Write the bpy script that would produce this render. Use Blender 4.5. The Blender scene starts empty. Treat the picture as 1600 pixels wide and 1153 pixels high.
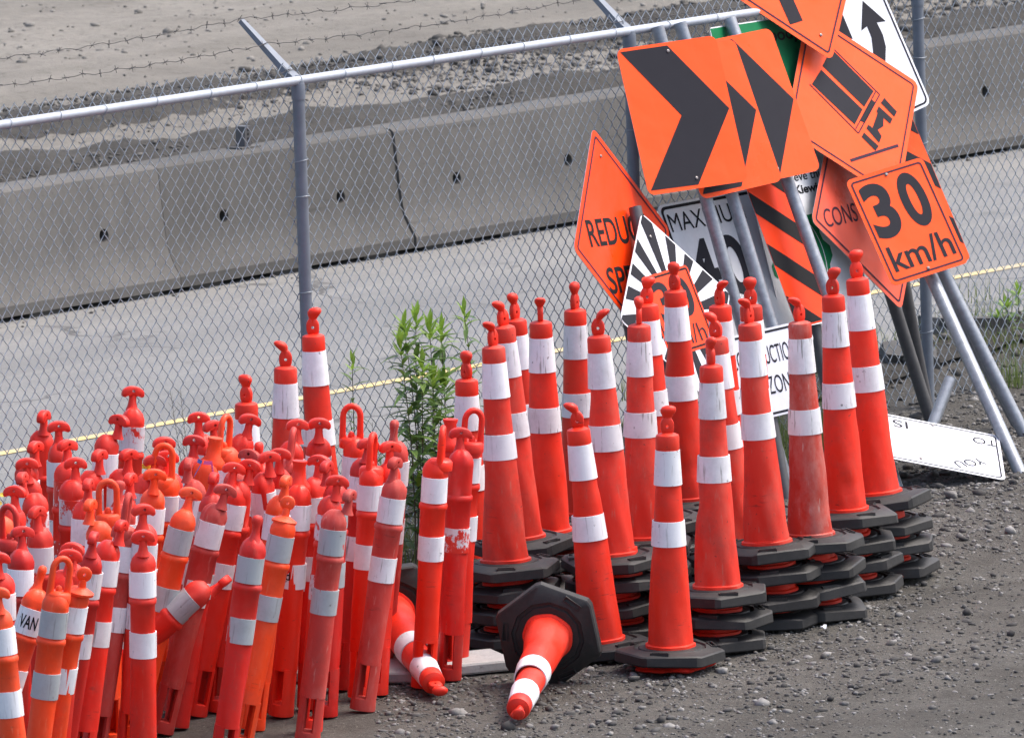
import bpy, bmesh, math, random
import numpy as np
from mathutils import Vector, Matrix, noise
random.seed(7); rng = np.random.default_rng(7)
R = math.radians
scene = bpy.context.scene
C = scene.collection

# ------------------------------------------------------------------ camera
cam = bpy.data.cameras.new('camera'); cam.sensor_width = 36.0; cam.lens = 456.9
cam.clip_start = 1.0; cam.clip_end = 2000.0
cam_o = bpy.data.objects.new('camera', cam); C.objects.link(cam_o)
PHI, RHO = 0.1547, 0.0334
fw = Vector((0, math.cos(PHI), -math.sin(PHI))); rt = Vector((1, 0, 0)); up = rt.cross(fw)
cr = math.cos(RHO)*rt - math.sin(RHO)*up; cu = math.sin(RHO)*rt + math.cos(RHO)*up
cam_o.matrix_world = Matrix(((cr.x, cu.x, -fw.x, 0.0), (cr.y, cu.y, -fw.y, -60.57),
                             (cr.z, cu.z, -fw.z, 9.4457), (0, 0, 0, 1)))
cam.dof.use_dof = True; cam.dof.focus_distance = 54.5; cam.dof.aperture_fstop = 20.0
scene.camera = cam_o

# ------------------------------------------------------------------ world, sun, exposure
SUN_EL, SUN_AZ = R(60), R(72)          # azimuth from +Y towards +X
w = bpy.data.worlds.new('World'); scene.world = w; w.use_nodes = True
nt = w.node_tree; bg = nt.nodes['Background']
sky = nt.nodes.new('ShaderNodeTexSky'); sky.sky_type = 'NISHITA'; sky.sun_disc = False
sky.sun_elevation = SUN_EL; sky.sun_rotation = SUN_AZ; sky.dust_density = 5.0; sky.air_density = 0.95; sky.ozone_density = 1.0
nt.links.new(sky.outputs[0], bg.inputs[0]); bg.inputs[1].default_value = 0.15
sl = bpy.data.lights.new('sun', 'SUN'); sl.energy = 1.0; sl.angle = R(30); sl.color = (1.0, 0.965, 0.91)
so = bpy.data.objects.new('sun', sl); C.objects.link(so)
sd = Vector((math.sin(SUN_AZ)*math.cos(SUN_EL), math.cos(SUN_AZ)*math.cos(SUN_EL), math.sin(SUN_EL)))
so.rotation_euler = sd.to_track_quat('Z', 'Y').to_euler(); so.location = sd*60
scene.view_settings.view_transform = 'Standard'; scene.view_settings.look = 'None'
scene.view_settings.gamma = 1.0; scene.view_settings.exposure = 1.24
try: scene.view_settings.use_curve_mapping = False
except Exception: pass

TH = 0.9763                                          # bearing of the fence and road
# ------------------------------------------------------------------ helpers
# fence frame: s along the fence / road, t across it (away from the yard)
DX, DY = math.cos(TH), math.sin(TH); NX, NY = -math.sin(TH), math.cos(TH)
F3 = Vector((2.0075, -1.3619, 0.0)); YAW = TH; GR = -0.0434
def fp(s, t, z=0.0): return Vector((F3.x+DX*s+NX*t, F3.y+DY*s+NY*t, z))
def hr(s): return -0.2504+GR*max(-16.0, min(26.0, s))          # road surface
def link(o, parent=None):
    C.objects.link(o)
    if parent is not None: o.parent = parent
    return o
def mesh_from(bm, name, mat=None, smooth=None):
    me = bpy.data.meshes.new(name); bm.to_mesh(me); bm.free()
    if mat is not None:
        for m in (mat if isinstance(mat, (list, tuple)) else [mat]): me.materials.append(m)
    if smooth is not None:
        for p in me.polygons: p.use_smooth = True
        me.set_sharp_from_angle(angle=R(smooth))
    return me
def obj(name, me, parent=None, loc=None, rot=None, mat4=None):
    o = bpy.data.objects.new(name, me); link(o, parent)
    if mat4 is not None: o.matrix_basis = mat4
    else:
        if loc is not None: o.location = loc
        if rot is not None: o.rotation_euler = rot
    return o
def tag(o, label=None, cat=None, group=None, kind=None):
    if label: o['label'] = label
    if cat: o['category'] = cat
    if group: o['group'] = group
    if kind: o['kind'] = kind
    return o
def empty(name, mat4, label, cat, group=None):
    o = bpy.data.objects.new(name, None); o.empty_display_size = 0.1; link(o); o.matrix_basis = mat4
    return tag(o, label, cat, group)
def axis_matrix(pos, a, yaw=0.0):
    a = Vector(a).normalized(); q = Vector((0, 0, 1)).rotation_difference(a)
    return Matrix.Translation(pos) @ q.to_matrix().to_4x4() @ Matrix.Rotation(yaw, 4, 'Z')
def lathe(bm, prof, seg=24, ox=0.0, oy=0.0, cap0=True, cap1=True, jit=None):
    rings = []
    for r, z in prof:
        ring = []
        for i in range(seg):
            a = 2*math.pi*i/seg; rr = r
            if jit: rr = r+jit(a, z)
            ring.append(bm.verts.new((ox+rr*math.cos(a), oy+rr*math.sin(a), z)))
        rings.append(ring)
    for k in range(len(rings)-1):
        a, b = rings[k], rings[k+1]
        for i in range(seg):
            j = (i+1) % seg; bm.faces.new((a[i], a[j], b[j], b[i]))
    if cap0: bm.faces.new(rings[0][::-1])
    if cap1: bm.faces.new(rings[-1])
    return rings
def box(bm, x0, x1, y0, y1, z0, z1):
    v = [bm.verts.new(p) for p in ((x0,y0,z0),(x1,y0,z0),(x1,y1,z0),(x0,y1,z0),(x0,y0,z1),(x1,y0,z1),(x1,y1,z1),(x0,y1,z1))]
    for f in ((0,3,2,1),(4,5,6,7),(0,1,5,4),(1,2,6,5),(2,3,7,6),(3,0,4,7)): bm.faces.new([v[i] for i in f])
def tube(bm, pts, rad, seg=8, cap=True):
    pts = [Vector(p) for p in pts]; rings = []; ref = None
    for i, p in enumerate(pts):
        d = (pts[min(i+1, len(pts)-1)]-pts[max(i-1, 0)]).normalized()
        if ref is None:
            ref = d.orthogonal().normalized()
        else:
            ref = (ref-d*ref.dot(d))
            ref = ref.normalized() if ref.length > 1e-6 else d.orthogonal().normalized()
        b = d.cross(ref); r = rad[i] if isinstance(rad, (list, tuple)) else rad
        rings.append([bm.verts.new(p+r*(math.cos(2*math.pi*k/seg)*ref+math.sin(2*math.pi*k/seg)*b)) for k in range(seg)])
    for k in range(len(rings)-1):
        a, b = rings[k], rings[k+1]
        for i in range(seg):
            j = (i+1) % seg; bm.faces.new((a[i], a[j], b[j], b[i]))
    if cap: bm.faces.new(rings[0][::-1]); bm.faces.new(rings[-1])
def slab(bm, outline, z0, z1, hole=None, bev=0.0):
    """extruded outline (list of xy, counter-clockwise), optional hole ring with as many points"""
    n = len(outline)
    rows = [(0.0, z0+bev), (0.0, z1-bev)] if bev == 0 else None
    cx = sum(p[0] for p in outline)/n; cy = sum(p[1] for p in outline)/n
    def ring(pts, z, k=0.0):
        out = []
        for x, y in pts:
            l = math.hypot(x-cx, y-cy) or 1; f = 1-k/l
            out.append(bm.verts.new((cx+(x-cx)*f, cy+(y-cy)*f, z)))
        return out
    if bev: rr = [ring(outline, z0, bev), ring(outline, z0+bev), ring(outline, z1-bev), ring(outline, z1, bev)]
    else: rr = [ring(outline, z0), ring(outline, z1)]
    for k in range(len(rr)-1):
        for i in range(n):
            j = (i+1) % n; bm.faces.new((rr[k][i], rr[k][j], rr[k+1][j], rr[k+1][i]))
    if hole is None:
        bm.faces.new(rr[0][::-1]); bm.faces.new(rr[-1])
    else:
        h0 = [bm.verts.new((x, y, z0)) for x, y in hole]; h1 = [bm.verts.new((x, y, z1)) for x, y in hole]
        for i in range(n):
            j = (i+1) % n
            bm.faces.new((rr[-1][i], rr[-1][j], h1[j], h1[i])); bm.faces.new((rr[0][j], rr[0][i], h0[i], h0[j]))
            bm.faces.new((h1[i], h1[j], h0[j], h0[i]))

# ------------------------------------------------------------------ materials
def new_mat(name):
    m = bpy.data.materials.new(name); m.use_nodes = True; t = m.node_tree
    return m, t, t.nodes['Principled BSDF']
def nd(t, typ, **kw):
    n = t.nodes.new(typ)
    for k, v in kw.items():
        if k.startswith('in_'): n.inputs[int(k[3:])].default_value = v
        else: setattr(n, k, v)
    return n
def rgb(c): return (c[0], c[1], c[2], 1.0)
def coords(t, scale=(1, 1, 1), kind='Object'):
    tc = nd(t, 'ShaderNodeTexCoord'); mp = nd(t, 'ShaderNodeMapping'); mp.inputs['Scale'].default_value = scale
    t.links.new(tc.outputs[kind], mp.inputs[0]); return mp.outputs[0]
def noise_ramp(t, vec, scale, lo, hi, detail=5.0, rough=0.6, wid=None):
    n = nd(t, 'ShaderNodeTexNoise'); n.inputs['Scale'].default_value = scale; n.inputs['Detail'].default_value = detail
    n.inputs['Roughness'].default_value = rough; t.links.new(vec, n.inputs['Vector'])
    if wid is not None:
        n.noise_dimensions = '4D'; t.links.new(wid, n.inputs['W'])
    r = nd(t, 'ShaderNodeMapRange'); r.inputs['From Min'].default_value = lo; r.inputs['From Max'].default_value = hi
    t.links.new(n.outputs['Fac'], r.inputs['Value']); return r.outputs[0]
def mul(t, a, b):
    m = nd(t, 'ShaderNodeMath', operation='MULTIPLY')
    for i, v in enumerate((a, b)):
        if isinstance(v, (int, float)): m.inputs[i].default_value = v
        else: t.links.new(v, m.inputs[i])
    return m.outputs[0]
def mix(t, fac, a, b):
    m = nd(t, 'ShaderNodeMix', data_type='RGBA')
    if isinstance(fac, (int, float)): m.inputs[0].default_value = fac
    else: t.links.new(fac, m.inputs[0])
    for i, v in ((6, a), (7, b)):
        if isinstance(v, tuple): m.inputs[i].default_value = rgb(v)
        else: t.links.new(v, m.inputs[i])
    return m.outputs[2]
def bump(t, b, height, strength, dist=0.01):
    n = nd(t, 'ShaderNodeBump'); n.inputs['Strength'].default_value = strength; n.inputs['Distance'].default_value = dist
    t.links.new(height, n.inputs['Height']); t.links.new(n.outputs[0], b.inputs['Normal'])
def rand_value(t, col, amt):
    oi = nd(t, 'ShaderNodeObjectInfo'); mr = nd(t, 'ShaderNodeMapRange')
    mr.inputs['To Min'].default_value = 1-amt; mr.inputs['To Max'].default_value = 1+amt*0.6
    t.links.new(oi.outputs['Random'], mr.inputs['Value'])
    hs = nd(t, 'ShaderNodeHueSaturation'); t.links.new(mr.outputs[0], hs.inputs['Value']); t.links.new(col, hs.inputs['Color'])
    return hs.outputs[0], oi.outputs['Random']
def plastic(name, col, fade=(0.75, 0.35, 0.3), dirt=(0.10, 0.06, 0.05), f_amt=0.25, d_amt=0.5, rough=0.42, rnd=0.12, scuff=0.6):
    m, t, b = new_mat(name); oi = nd(t, 'ShaderNodeObjectInfo'); W = mul(t, oi.outputs['Random'], 37.0)
    v = coords(t); vs = coords(t, (26, 26, 5)); vh = coords(t, (5, 5, 30)); vw = coords(t, (1, 1, 0.45))
    c = mix(t, mul(t, noise_ramp(t, vw, 7.0, 0.46, 0.8, 6, 0.7, wid=W), f_amt), col, fade)
    c = mix(t, mul(t, noise_ramp(t, vs, 2.2, 0.6, 0.72, 8, wid=W), f_amt*1.3), c, fade)
    c = mix(t, mul(t, noise_ramp(t, v, 4.5, 0.5, 0.85, 9, 0.7, wid=W), d_amt), c, dirt)
    c = mix(t, mul(t, noise_ramp(t, vs, 5.0, 0.66, 0.74, 6, wid=W), d_amt*0.9), c, dirt)
    # black rub marks: rare patches broken into short horizontal scratches
    pt = noise_ramp(t, v, 5.5, 0.58, 0.70, 3, wid=W); sc = noise_ramp(t, vh, 3.0, 0.56, 0.62, 7, 0.7, wid=W)
    c = mix(t, mul(t, mul(t, pt, sc), scuff), c, (0.035, 0.025, 0.022))
    c = mix(t, mul(t, noise_ramp(t, v, 55.0, 0.70, 0.75, 2, wid=W), scuff*0.7), c, (0.05, 0.035, 0.03))
    c, _ = rand_value(t, c, rnd)
    t.links.new(c, b.inputs['Base Color'])
    rr = nd(t, 'ShaderNodeMapRange'); rr.inputs['To Min'].default_value = rough-0.08; rr.inputs['To Max'].default_value = rough+0.25
    t.links.new(noise_ramp(t, v, 9.0, 0.3, 0.75, wid=W), rr.inputs['Value']); t.links.new(rr.outputs[0], b.inputs['Roughness'])
    b.inputs['Specular IOR Level'].default_value = 0.35
    bump(t, b, noise_ramp(t, v, 16.0, 0.2, 0.8, 7, 0.6, wid=W), 0.28, 0.005)
    return m
M = {}
M['red'] = plastic('red_plastic', (0.72, 0.022, 0.010), fade=(0.60, 0.14, 0.10))
M['darkred'] = plastic('dark_red_plastic', (0.56, 0.015, 0.010), fade=(0.5, 0.11, 0.08), d_amt=0.7)
M['faded'] = plastic('faded_red_plastic', (0.50, 0.042, 0.032), fade=(0.6, 0.23, 0.19), f_amt=0.55, rough=0.55)
M['orange'] = plastic('orange_plastic', (0.88, 0.060, 0.009), fade=(0.85, 0.3, 0.16), d_amt=0.45)
M['bright'] = plastic('bright_red_orange_plastic', (0.82, 0.027, 0.009), fade=(0.85, 0.2, 0.12), f_amt=0.12, d_amt=0.25, rough=0.34)
M['cone'] = plastic('cone_orange_plastic', (0.76, 0.027, 0.009), fade=(0.6, 0.13, 0.08), f_amt=0.22, d_amt=0.55, rnd=0.18, scuff=0.85)
M['cone2'] = plastic('dulled_cone_plastic', (0.74, 0.034, 0.016), fade=(0.54, 0.18, 0.13), f_amt=0.5, d_amt=0.75, rough=0.5, scuff=0.9)
M['scuffed'] = plastic('scuffed_cone_plastic', (0.50, 0.04, 0.022), fade=(0.52, 0.30, 0.26), f_amt=0.95, d_amt=0.5, rough=0.6)
def band_mat(name, col, dirt, amt, streak, peel=None, plate=None):
    m, t, b = new_mat(name); oi = nd(t, 'ShaderNodeObjectInfo'); W = mul(t, oi.outputs['Random'], 53.0)
    v = coords(t); vs = coords(t, (30, 30, 2.2))
    c = mix(t, mul(t, noise_ramp(t, v, 9.0, 0.45, 0.85, 9, 0.72, wid=W), amt), col, dirt)
    c = mix(t, mul(t, noise_ramp(t, vs, 2.6, 0.58, 0.66, 4, wid=W), streak), c, dirt)
    c = mix(t, mul(t, noise_ramp(t, v, 34.0, 0.66, 0.72, 4, wid=W), 0.75), c, (dirt[0]*0.35, dirt[1]*0.35, dirt[2]*0.35))
    c, _ = rand_value(t, c, 0.1)
    if peel is not None:
        c = mix(t, noise_ramp(t, coords(t, (1, 1, 0.7)), 8.0, peel-0.01, peel+0.01, 8, 0.72, wid=W), c, plate)
    t.links.new(c, b.inputs['Base Color']); b.inputs['Roughness'].default_value = 0.38
    b.inputs['Specular IOR Level'].default_value = 0.4
    bump(t, b, noise_ramp(t, vs, 3.0, 0.3, 0.7, wid=W), 0.15, 0.002)
    return m
M['band'] = band_mat('white_reflective_band', (0.80, 0.81, 0.84), (0.25, 0.24, 0.24), 0.42, 0.35)
M['band_streaky'] = band_mat('streaked_reflective_band', (0.72, 0.72, 0.75), (0.18, 0.16, 0.15), 0.5, 0.75)
M['band_grey'] = band_mat('grey_worn_reflective_band', (0.40, 0.43, 0.45), (0.2, 0.18, 0.17), 0.6, 0.5, 0.66, (0.6, 0.05, 0.03))
M['band_peeled'] = band_mat('peeling_reflective_band', (0.62, 0.60, 0.63), (0.4, 0.25, 0.24), 0.4, 0.3, 0.52, (0.60, 0.028, 0.016))
def simple(name, col, rough=0.6, metal=0.0, n_scale=20.0, dark=0.6, amt=0.6, bmp=0.2, bdist=0.003, lo=0.35, hi=0.75):
    m, t, b = new_mat(name); v = coords(t)
    f = noise_ramp(t, v, n_scale, lo, hi, 8, 0.65)
    c = mix(t, mul(t, f, amt), col, (col[0]*dark, col[1]*dark, col[2]*dark))
    t.links.new(c, b.inputs['Base Color']); b.inputs['Roughness'].default_value = rough; b.inputs['Metallic'].default_value = metal
    if bmp: bump(t, b, noise_ramp(t, v, n_scale*3, 0.2, 0.8), bmp, bdist)
    return m
def rubber(name, col, dust):
    m, t, b = new_mat(name); v = coords(t); oi = nd(t, 'ShaderNodeObjectInfo'); W = mul(t, oi.outputs['Random'], 19.0)
    f = noise_ramp(t, v, 8.0, 0.35, 0.8, 8, 0.7, wid=W)
    c = mix(t, mul(t, f, 0.5), col, dust)
    c = mix(t, mul(t, noise_ramp(t, v, 16.0, 0.5, 0.8, 9, 0.75, wid=W), 0.35), c, dust)
    c, _ = rand_value(t, c, 0.2)
    t.links.new(c, b.inputs['Base Color']); b.inputs['Roughness'].default_value = 0.62
    bump(t, b, noise_ramp(t, v, 40.0, 0.2, 0.8, wid=W), 0.3, 0.003)
    return m
M['rubber'] = rubber('black_rubber', (0.007, 0.007, 0.008), (0.042, 0.040, 0.037))
M['greyrubber'] = rubber('grey_rubber', (0.2, 0.2, 0.2), (0.36, 0.35, 0.34))
M['galv'] = simple('galvanised_steel', (0.42, 0.46, 0.52), 0.48, 0.3, 30, 0.75, 0.7, 0.1)
M['fencepost'] = simple('weathered_galvanised_post', (0.17, 0.195, 0.235), 0.55, 0.25, 18, 0.7, 0.7, 0.1)
M['wire'] = simple('galvanised_wire', (0.30, 0.335, 0.375), 0.45, 0.2, 60, 0.7, 0.6, 0.0)
M['barb'] = simple('rusty_barbed_wire', (0.09, 0.085, 0.085), 0.7, 0.2, 60, 0.5, 0.8, 0.0)
M['darkpipe'] = simple('dark_steel_pipe', (0.10, 0.10, 0.105), 0.5, 0.3, 25, 0.6, 0.7, 0.1)
M['pipe'] = simple('sign_pole_pipe', (0.30, 0.325, 0.36), 0.45, 0.45, 35, 0.6, 0.9, 0.12)
M['alu'] = simple('aluminium_sheet', (0.42, 0.43, 0.45), 0.45, 0.6, 14, 0.8, 0.6, 0.05)
M['bolt'] = simple('bolt_steel', (0.3, 0.28, 0.27), 0.4, 0.6, 60, 0.5, 0.8, 0.0)
M['black'] = simple('black_legend_film', (0.016, 0.016, 0.018), 0.42, 0, 40, 0.7, 0.5, 0.0)
M['greyblk'] = simple('charcoal_legend_film', (0.024, 0.024, 0.031), 0.5, 0, 12, 0.85, 0.6, 0.0)
M['purple'] = simple('faded_dark_legend_film', (0.05, 0.026, 0.045), 0.4, 0, 12, 0.8, 0.6, 0.0)
M['green'] = simple('green_sign_film', (0.012, 0.17, 0.065), 0.4, 0, 10, 0.8, 0.5, 0.0)
for q in ('black', 'greyblk', 'purple', 'green'):
    pb = M[q].node_tree.nodes['Principled BSDF']; pb.inputs['Specular IOR Level'].default_value = 0.12; pb.inputs['Roughness'].default_value = 0.65
def film(name, col, dirt, amt):
    m, t, b = new_mat(name); v = coords(t); oi = nd(t, 'ShaderNodeObjectInfo'); W = mul(t, oi.outputs['Random'], 41.0)
    vr = coords(t, (9, 0.9, 1)); vx = coords(t, (2.0, 26, 1)); vy = coords(t, (24, 3.0, 1))
    c = mix(t, mul(t, noise_ramp(t, v, 5.0, 0.42, 0.8, 9, 0.7, wid=W), amt), col, dirt)
    c = mix(t, mul(t, noise_ramp(t, vr, 2.4, 0.55, 0.8, 6, 0.65, wid=W), amt*1.1), c, dirt)        # rain runs
    c = mix(t, mul(t, noise_ramp(t, vx, 3.0, 0.665, 0.69, 5, 0.7, wid=W), 0.45), c, (dirt[0]*0.6, dirt[1]*0.6, dirt[2]*0.6))
    c = mix(t, mul(t, noise_ramp(t, vy, 3.0, 0.675, 0.70, 5, 0.7, wid=W), 0.4), c, (dirt[0]*0.6, dirt[1]*0.6, dirt[2]*0.6))
    c = mix(t, mul(t, noise_ramp(t, v, 45.0, 0.68, 0.74, 3, wid=W), 0.5), c, dirt)
    t.links.new(c, b.inputs['Base Color']); b.inputs['Specular IOR Level'].default_value = 0.2
    rr = nd(t, 'ShaderNodeMapRange'); rr.inputs['To Min'].default_value = 0.22; rr.inputs['To Max'].default_value = 0.5
    t.links.new(noise_ramp(t, v, 3.0, 0.3, 0.7, wid=W), rr.inputs['Value']); t.links.new(rr.outputs[0], b.inputs['Roughness'])
    bump(t, b, noise_ramp(t, v, 4.0, 0.2, 0.8, 3, 0.5, wid=W), 0.25, 0.02)
    return m
M['forange'] = film('fluorescent_orange_film', (1.0, 0.092, 0.013), (0.6, 0.13, 0.05), 0.22)
M['dorange'] = film('deep_orange_film', (1.0, 0.052, 0.002), (0.5, 0.07, 0.03), 0.25)
M['porange'] = film('weathered_orange_film', (0.80, 0.10, 0.05), (0.6, 0.12, 0.1), 0.4)
M['wfilm'] = film('white_sign_film', (0.72, 0.74, 0.80), (0.45, 0.45, 0.46), 0.25)
M['gfilm'] = film('grey_white_sign_film', (0.70, 0.71, 0.73), (0.4, 0.4, 0.4), 0.3)
def concrete(name, col, dark, scale=2.2):
    m, t, b = new_mat(name); v = coords(t); vs = coords(t, (3.2, 3.2, 0.35)); vl = coords(t, (0.5, 3, 9)); oi = nd(t, 'ShaderNodeObjectInfo'); W = mul(t, oi.outputs['Random'], 29.0)
    k = lambda f: (dark[0]*f, dark[1]*f, dark[2]*f)
    c = mix(t, mul(t, noise_ramp(t, v, scale, 0.36, 0.7, 9, 0.68, wid=W), 0.85), col, dark)
    c = mix(t, mul(t, noise_ramp(t, vs, 3.0, 0.5, 0.75, 7, 0.65, wid=W), 0.6), c, k(0.7))           # water runs
    c = mix(t, mul(t, noise_ramp(t, vl, 2.0, 0.60, 0.68, 7, 0.7, wid=W), 0.55), c, k(0.45))          # rubbed tyre marks
    c = mix(t, mul(t, noise_ramp(t, vs, 2.0, 0.66, 0.76, 6, 0.6, wid=W), 0.45), c, (col[0]*1.5, col[1]*1.5, col[2]*1.48))   # lime bloom
    c = mix(t, mul(t, noise_ramp(t, v, 70.0, 0.62, 0.72, 2, wid=W), 0.6), c, k(0.4))                 # casting pits
    c, _ = rand_value(t, c, 0.14)
    t.links.new(c, b.inputs['Base Color']); b.inputs['Roughness'].default_value = 0.88
    bump(t, b, noise_ramp(t, v, 40.0, 0.2, 0.8, 8, 0.7, wid=W), 0.5, 0.006); return m
M['conc'] = concrete('cast_concrete', (0.098, 0.094, 0.087), (0.068, 0.065, 0.06))
M['conc2'] = concrete('dark_cast_concrete', (0.078, 0.075, 0.069), (0.056, 0.054, 0.05))
M['slab'] = concrete('pale_concrete', (0.42, 0.42, 0.41), (0.28, 0.28, 0.275), 6)
def soil(name, cols, scales, bstr=0.6, bdist=0.02, rough=0.95, speck=None, lanes=None, cracks=False):
    m, t, b = new_mat(name); v = coords(t)
    c = mix(t, noise_ramp(t, v, scales[0], 0.35, 0.68, 9, 0.65), cols[0], cols[1])
    c = mix(t, mul(t, noise_ramp(t, v, scales[1], 0.45, 0.75, 8, 0.7), 0.8), c, cols[2])
    c = mix(t, mul(t, noise_ramp(t, v, scales[2], 0.52, 0.66, 5, 0.7), 0.75), c, (cols[0][0]*0.45, cols[0][1]*0.45, cols[0][2]*0.45))
    if lanes:                                       # long smears and tracks running with the road
        tc = nd(t, 'ShaderNodeTexCoord'); mp = nd(t, 'ShaderNodeMapping'); mp.vector_type = 'TEXTURE'; mp.inputs['Rotation'].default_value = (0, 0, TH)
        t.links.new(tc.outputs['Object'], mp.inputs[0]); m2 = nd(t, 'ShaderNodeMapping'); m2.inputs['Scale'].default_value = (0.05, 1.0, 1.0); t.links.new(mp.outputs[0], m2.inputs[0])
        c = mix(t, mul(t, noise_ramp(t, m2.outputs[0], lanes[0], 0.42, 0.66, 6, 0.6), lanes[1]), c, lanes[2])
        c = mix(t, mul(t, noise_ramp(t, m2.outputs[0], lanes[0]*3.1, 0.52, 0.7, 5, 0.6), lanes[1]*0.8), c, lanes[3])
    if cracks:
        vo = nd(t, 'ShaderNodeTexVoronoi'); vo.feature = 'DISTANCE_TO_EDGE'; vo.inputs['Scale'].default_value = 0.55
        nn = nd(t, 'ShaderNodeTexNoise'); nn.inputs['Scale'].default_value = 1.6; nn.inputs['Detail'].default_value = 6; t.links.new(v, nn.inputs['Vector'])
        vm = nd(t, 'ShaderNodeVectorMath', operation='ADD'); t.links.new(v, vm.inputs[0]); t.links.new(nn.outputs['Color'], vm.inputs[1]); t.links.new(vm.outputs[0], vo.inputs['Vector'])
        cr_ = nd(t, 'ShaderNodeMapRange'); cr_.inputs['From Min'].default_value = 0.004; cr_.inputs['From Max'].default_value = 0.014; cr_.inputs['To Min'].default_value = 0.8; cr_.inputs['To Max'].default_value = 0.0
        t.links.new(vo.outputs['Distance'], cr_.inputs['Value'])
        c = mix(t, mul(t, cr_.outputs[0], noise_ramp(t, v, 0.7, 0.45, 0.6)), c, (0.05, 0.05, 0.05))
    if speck: c = mix(t, mul(t, noise_ramp(t, v, speck, 0.62, 0.7, 3), 0.7), c, (min(1, cols[0][0]*2.2), min(1, cols[0][1]*2.2), min(1, cols[0][2]*2.2)))
    t.links.new(c, b.inputs['Base Color']); b.inputs['Roughness'].default_value = rough; b.inputs['Specular IOR Level'].default_value = 0.2
    bump(t, b, noise_ramp(t, v, scales[2], 0.15, 0.85, 9, 0.75), bstr, bdist); return m
M['yard'] = soil('yard_gravel_ground', ((0.136, 0.129, 0.116), (0.077, 0.072, 0.064), (0.053, 0.048, 0.041)), (0.8, 2.6, 38.0), 0.9, 0.02, speck=70.0)
M['verge'] = soil('dark_verge_soil', ((0.075, 0.07, 0.06), (0.05, 0.045, 0.038), (0.10, 0.095, 0.085)), (1.0, 5.0, 30.0), 0.8, 0.03)
M['field'] = soil('sandy_site_ground', ((0.224, 0.211, 0.187), (0.176, 0.165, 0.144), (0.141, 0.131, 0.116)), (0.35, 1.6, 14.0), 0.6, 0.04, lanes=(0.9, 0.55, (0.128, 0.120, 0.106), (0.246, 0.232, 0.207)))
M['asphalt'] = soil('worn_grey_asphalt', ((0.189, 0.189, 0.185), (0.157, 0.158, 0.157), (0.207, 0.203, 0.194)), (0.4, 1.3, 60.0), 0.25, 0.004, 0.8, lanes=(1.1, 0.6, (0.128, 0.128, 0.125), (0.238, 0.231, 0.211)), cracks=True)
M['windrow'] = soil('dark_gravel_windrow', ((0.08, 0.076, 0.068), (0.056, 0.053, 0.048), (0.105, 0.10, 0.09)), (1.5, 6.0, 26.0), 0.9, 0.03)
def paint(name, col, under):
    m, t, b = new_mat(name); v = coords(t)
    c = mix(t, mul(t, noise_ramp(t, v, 9.0, 0.42, 0.62, 9, 0.75), 0.85), col, under)
    c = mix(t, mul(t, noise_ramp(t, v, 1.3, 0.45, 0.7, 4), 0.5), c, under)
    t.links.new(c, b.inputs['Base Color']); b.inputs['Roughness'].default_value = 0.75; return m
M['yellow'] = paint('worn_yellow_paint', (0.62, 0.45, 0.14), (0.30, 0.285, 0.24))
M['stone'] = None
def stone(name, a, b_, c_):
    m, t, b = new_mat(name); v = coords(t)
    g = nd(t, 'ShaderNodeNewGeometry'); r = nd(t, 'ShaderNodeValToRGB'); e = r.color_ramp.elements
    e[0].color = rgb(a); e[1].color = rgb(c_); k = e.new(0.6); k.color = rgb(b_); t.links.new(g.outputs['Random Per Island'], r.inputs[0])
    c = mix(t, mul(t, noise_ramp(t, v, 60.0, 0.4, 0.75), 0.5), r.outputs[0], (a[0]*0.6, a[1]*0.6, a[2]*0.6))
    t.links.new(c, b.inputs['Base Color']); b.inputs['Roughness'].default_value = 0.9; return m
M['stone'] = stone('crushed_stone', (0.04, 0.038, 0.036), (0.10, 0.097, 0.092), (0.27, 0.262, 0.25))
M['rubble'] = stone('dark_rubble', (0.05, 0.047, 0.042), (0.09, 0.085, 0.076), (0.16, 0.15, 0.134))
M['clod'] = stone('sandy_clods', (0.14, 0.133, 0.119), (0.19, 0.18, 0.163), (0.25, 0.237, 0.216))
def leafm(name, a, b_, tr=0.25):
    m, t, b = new_mat(name); v = coords(t); oi = nd(t, 'ShaderNodeObjectInfo')
    c = mix(t, oi.outputs['Random'], a, b_); c = mix(t, mul(t, noise_ramp(t, v, 60.0, 0.4, 0.8), 0.4), c, (a[0]*0.6, a[1]*0.6, a[2]*0.6))
    t.links.new(c, b.inputs['Base Color']); b.inputs['Roughness'].default_value = 0.5
    b.inputs['Subsurface Weight'].default_value = 0.0; b.inputs['Transmission Weight'].default_value = 0.0
    tl = nd(t, 'ShaderNodeBsdfTranslucent'); t.links.new(c, tl.inputs[0]); ms = nd(t, 'ShaderNodeMixShader'); ms.inputs[0].default_value = tr
    out = [n for n in t.nodes if n.type == 'OUTPUT_MATERIAL'][0]
    t.links.new(b.outputs[0], ms.inputs[1]); t.links.new(tl.outputs[0], ms.inputs[2]); t.links.new(ms.outputs[0], out.inputs[0]); return m
M['leaf'] = leafm('weed_leaf', (0.06, 0.13, 0.025), (0.15, 0.24, 0.05), 0.3)
M['newleaf'] = leafm('young_weed_leaf', (0.2, 0.34, 0.04), (0.27, 0.42, 0.07), 0.35)
M['stem'] = simple('weed_stem', (0.06, 0.055, 0.03), 0.7, 0, 40, 0.7, 0.6, 0.0)
M['drystem'] = simple('dry_stalk', (0.07, 0.085, 0.05), 0.7, 0, 40, 0.7, 0.6, 0.0)
M['grass'] = leafm('grass_blade', (0.09, 0.15, 0.03), (0.2, 0.24, 0.07))
M['flower'] = simple('yellow_petals', (0.75, 0.5, 0.03), 0.6, 0, 40, 0.8, 0.5, 0.0)

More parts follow.
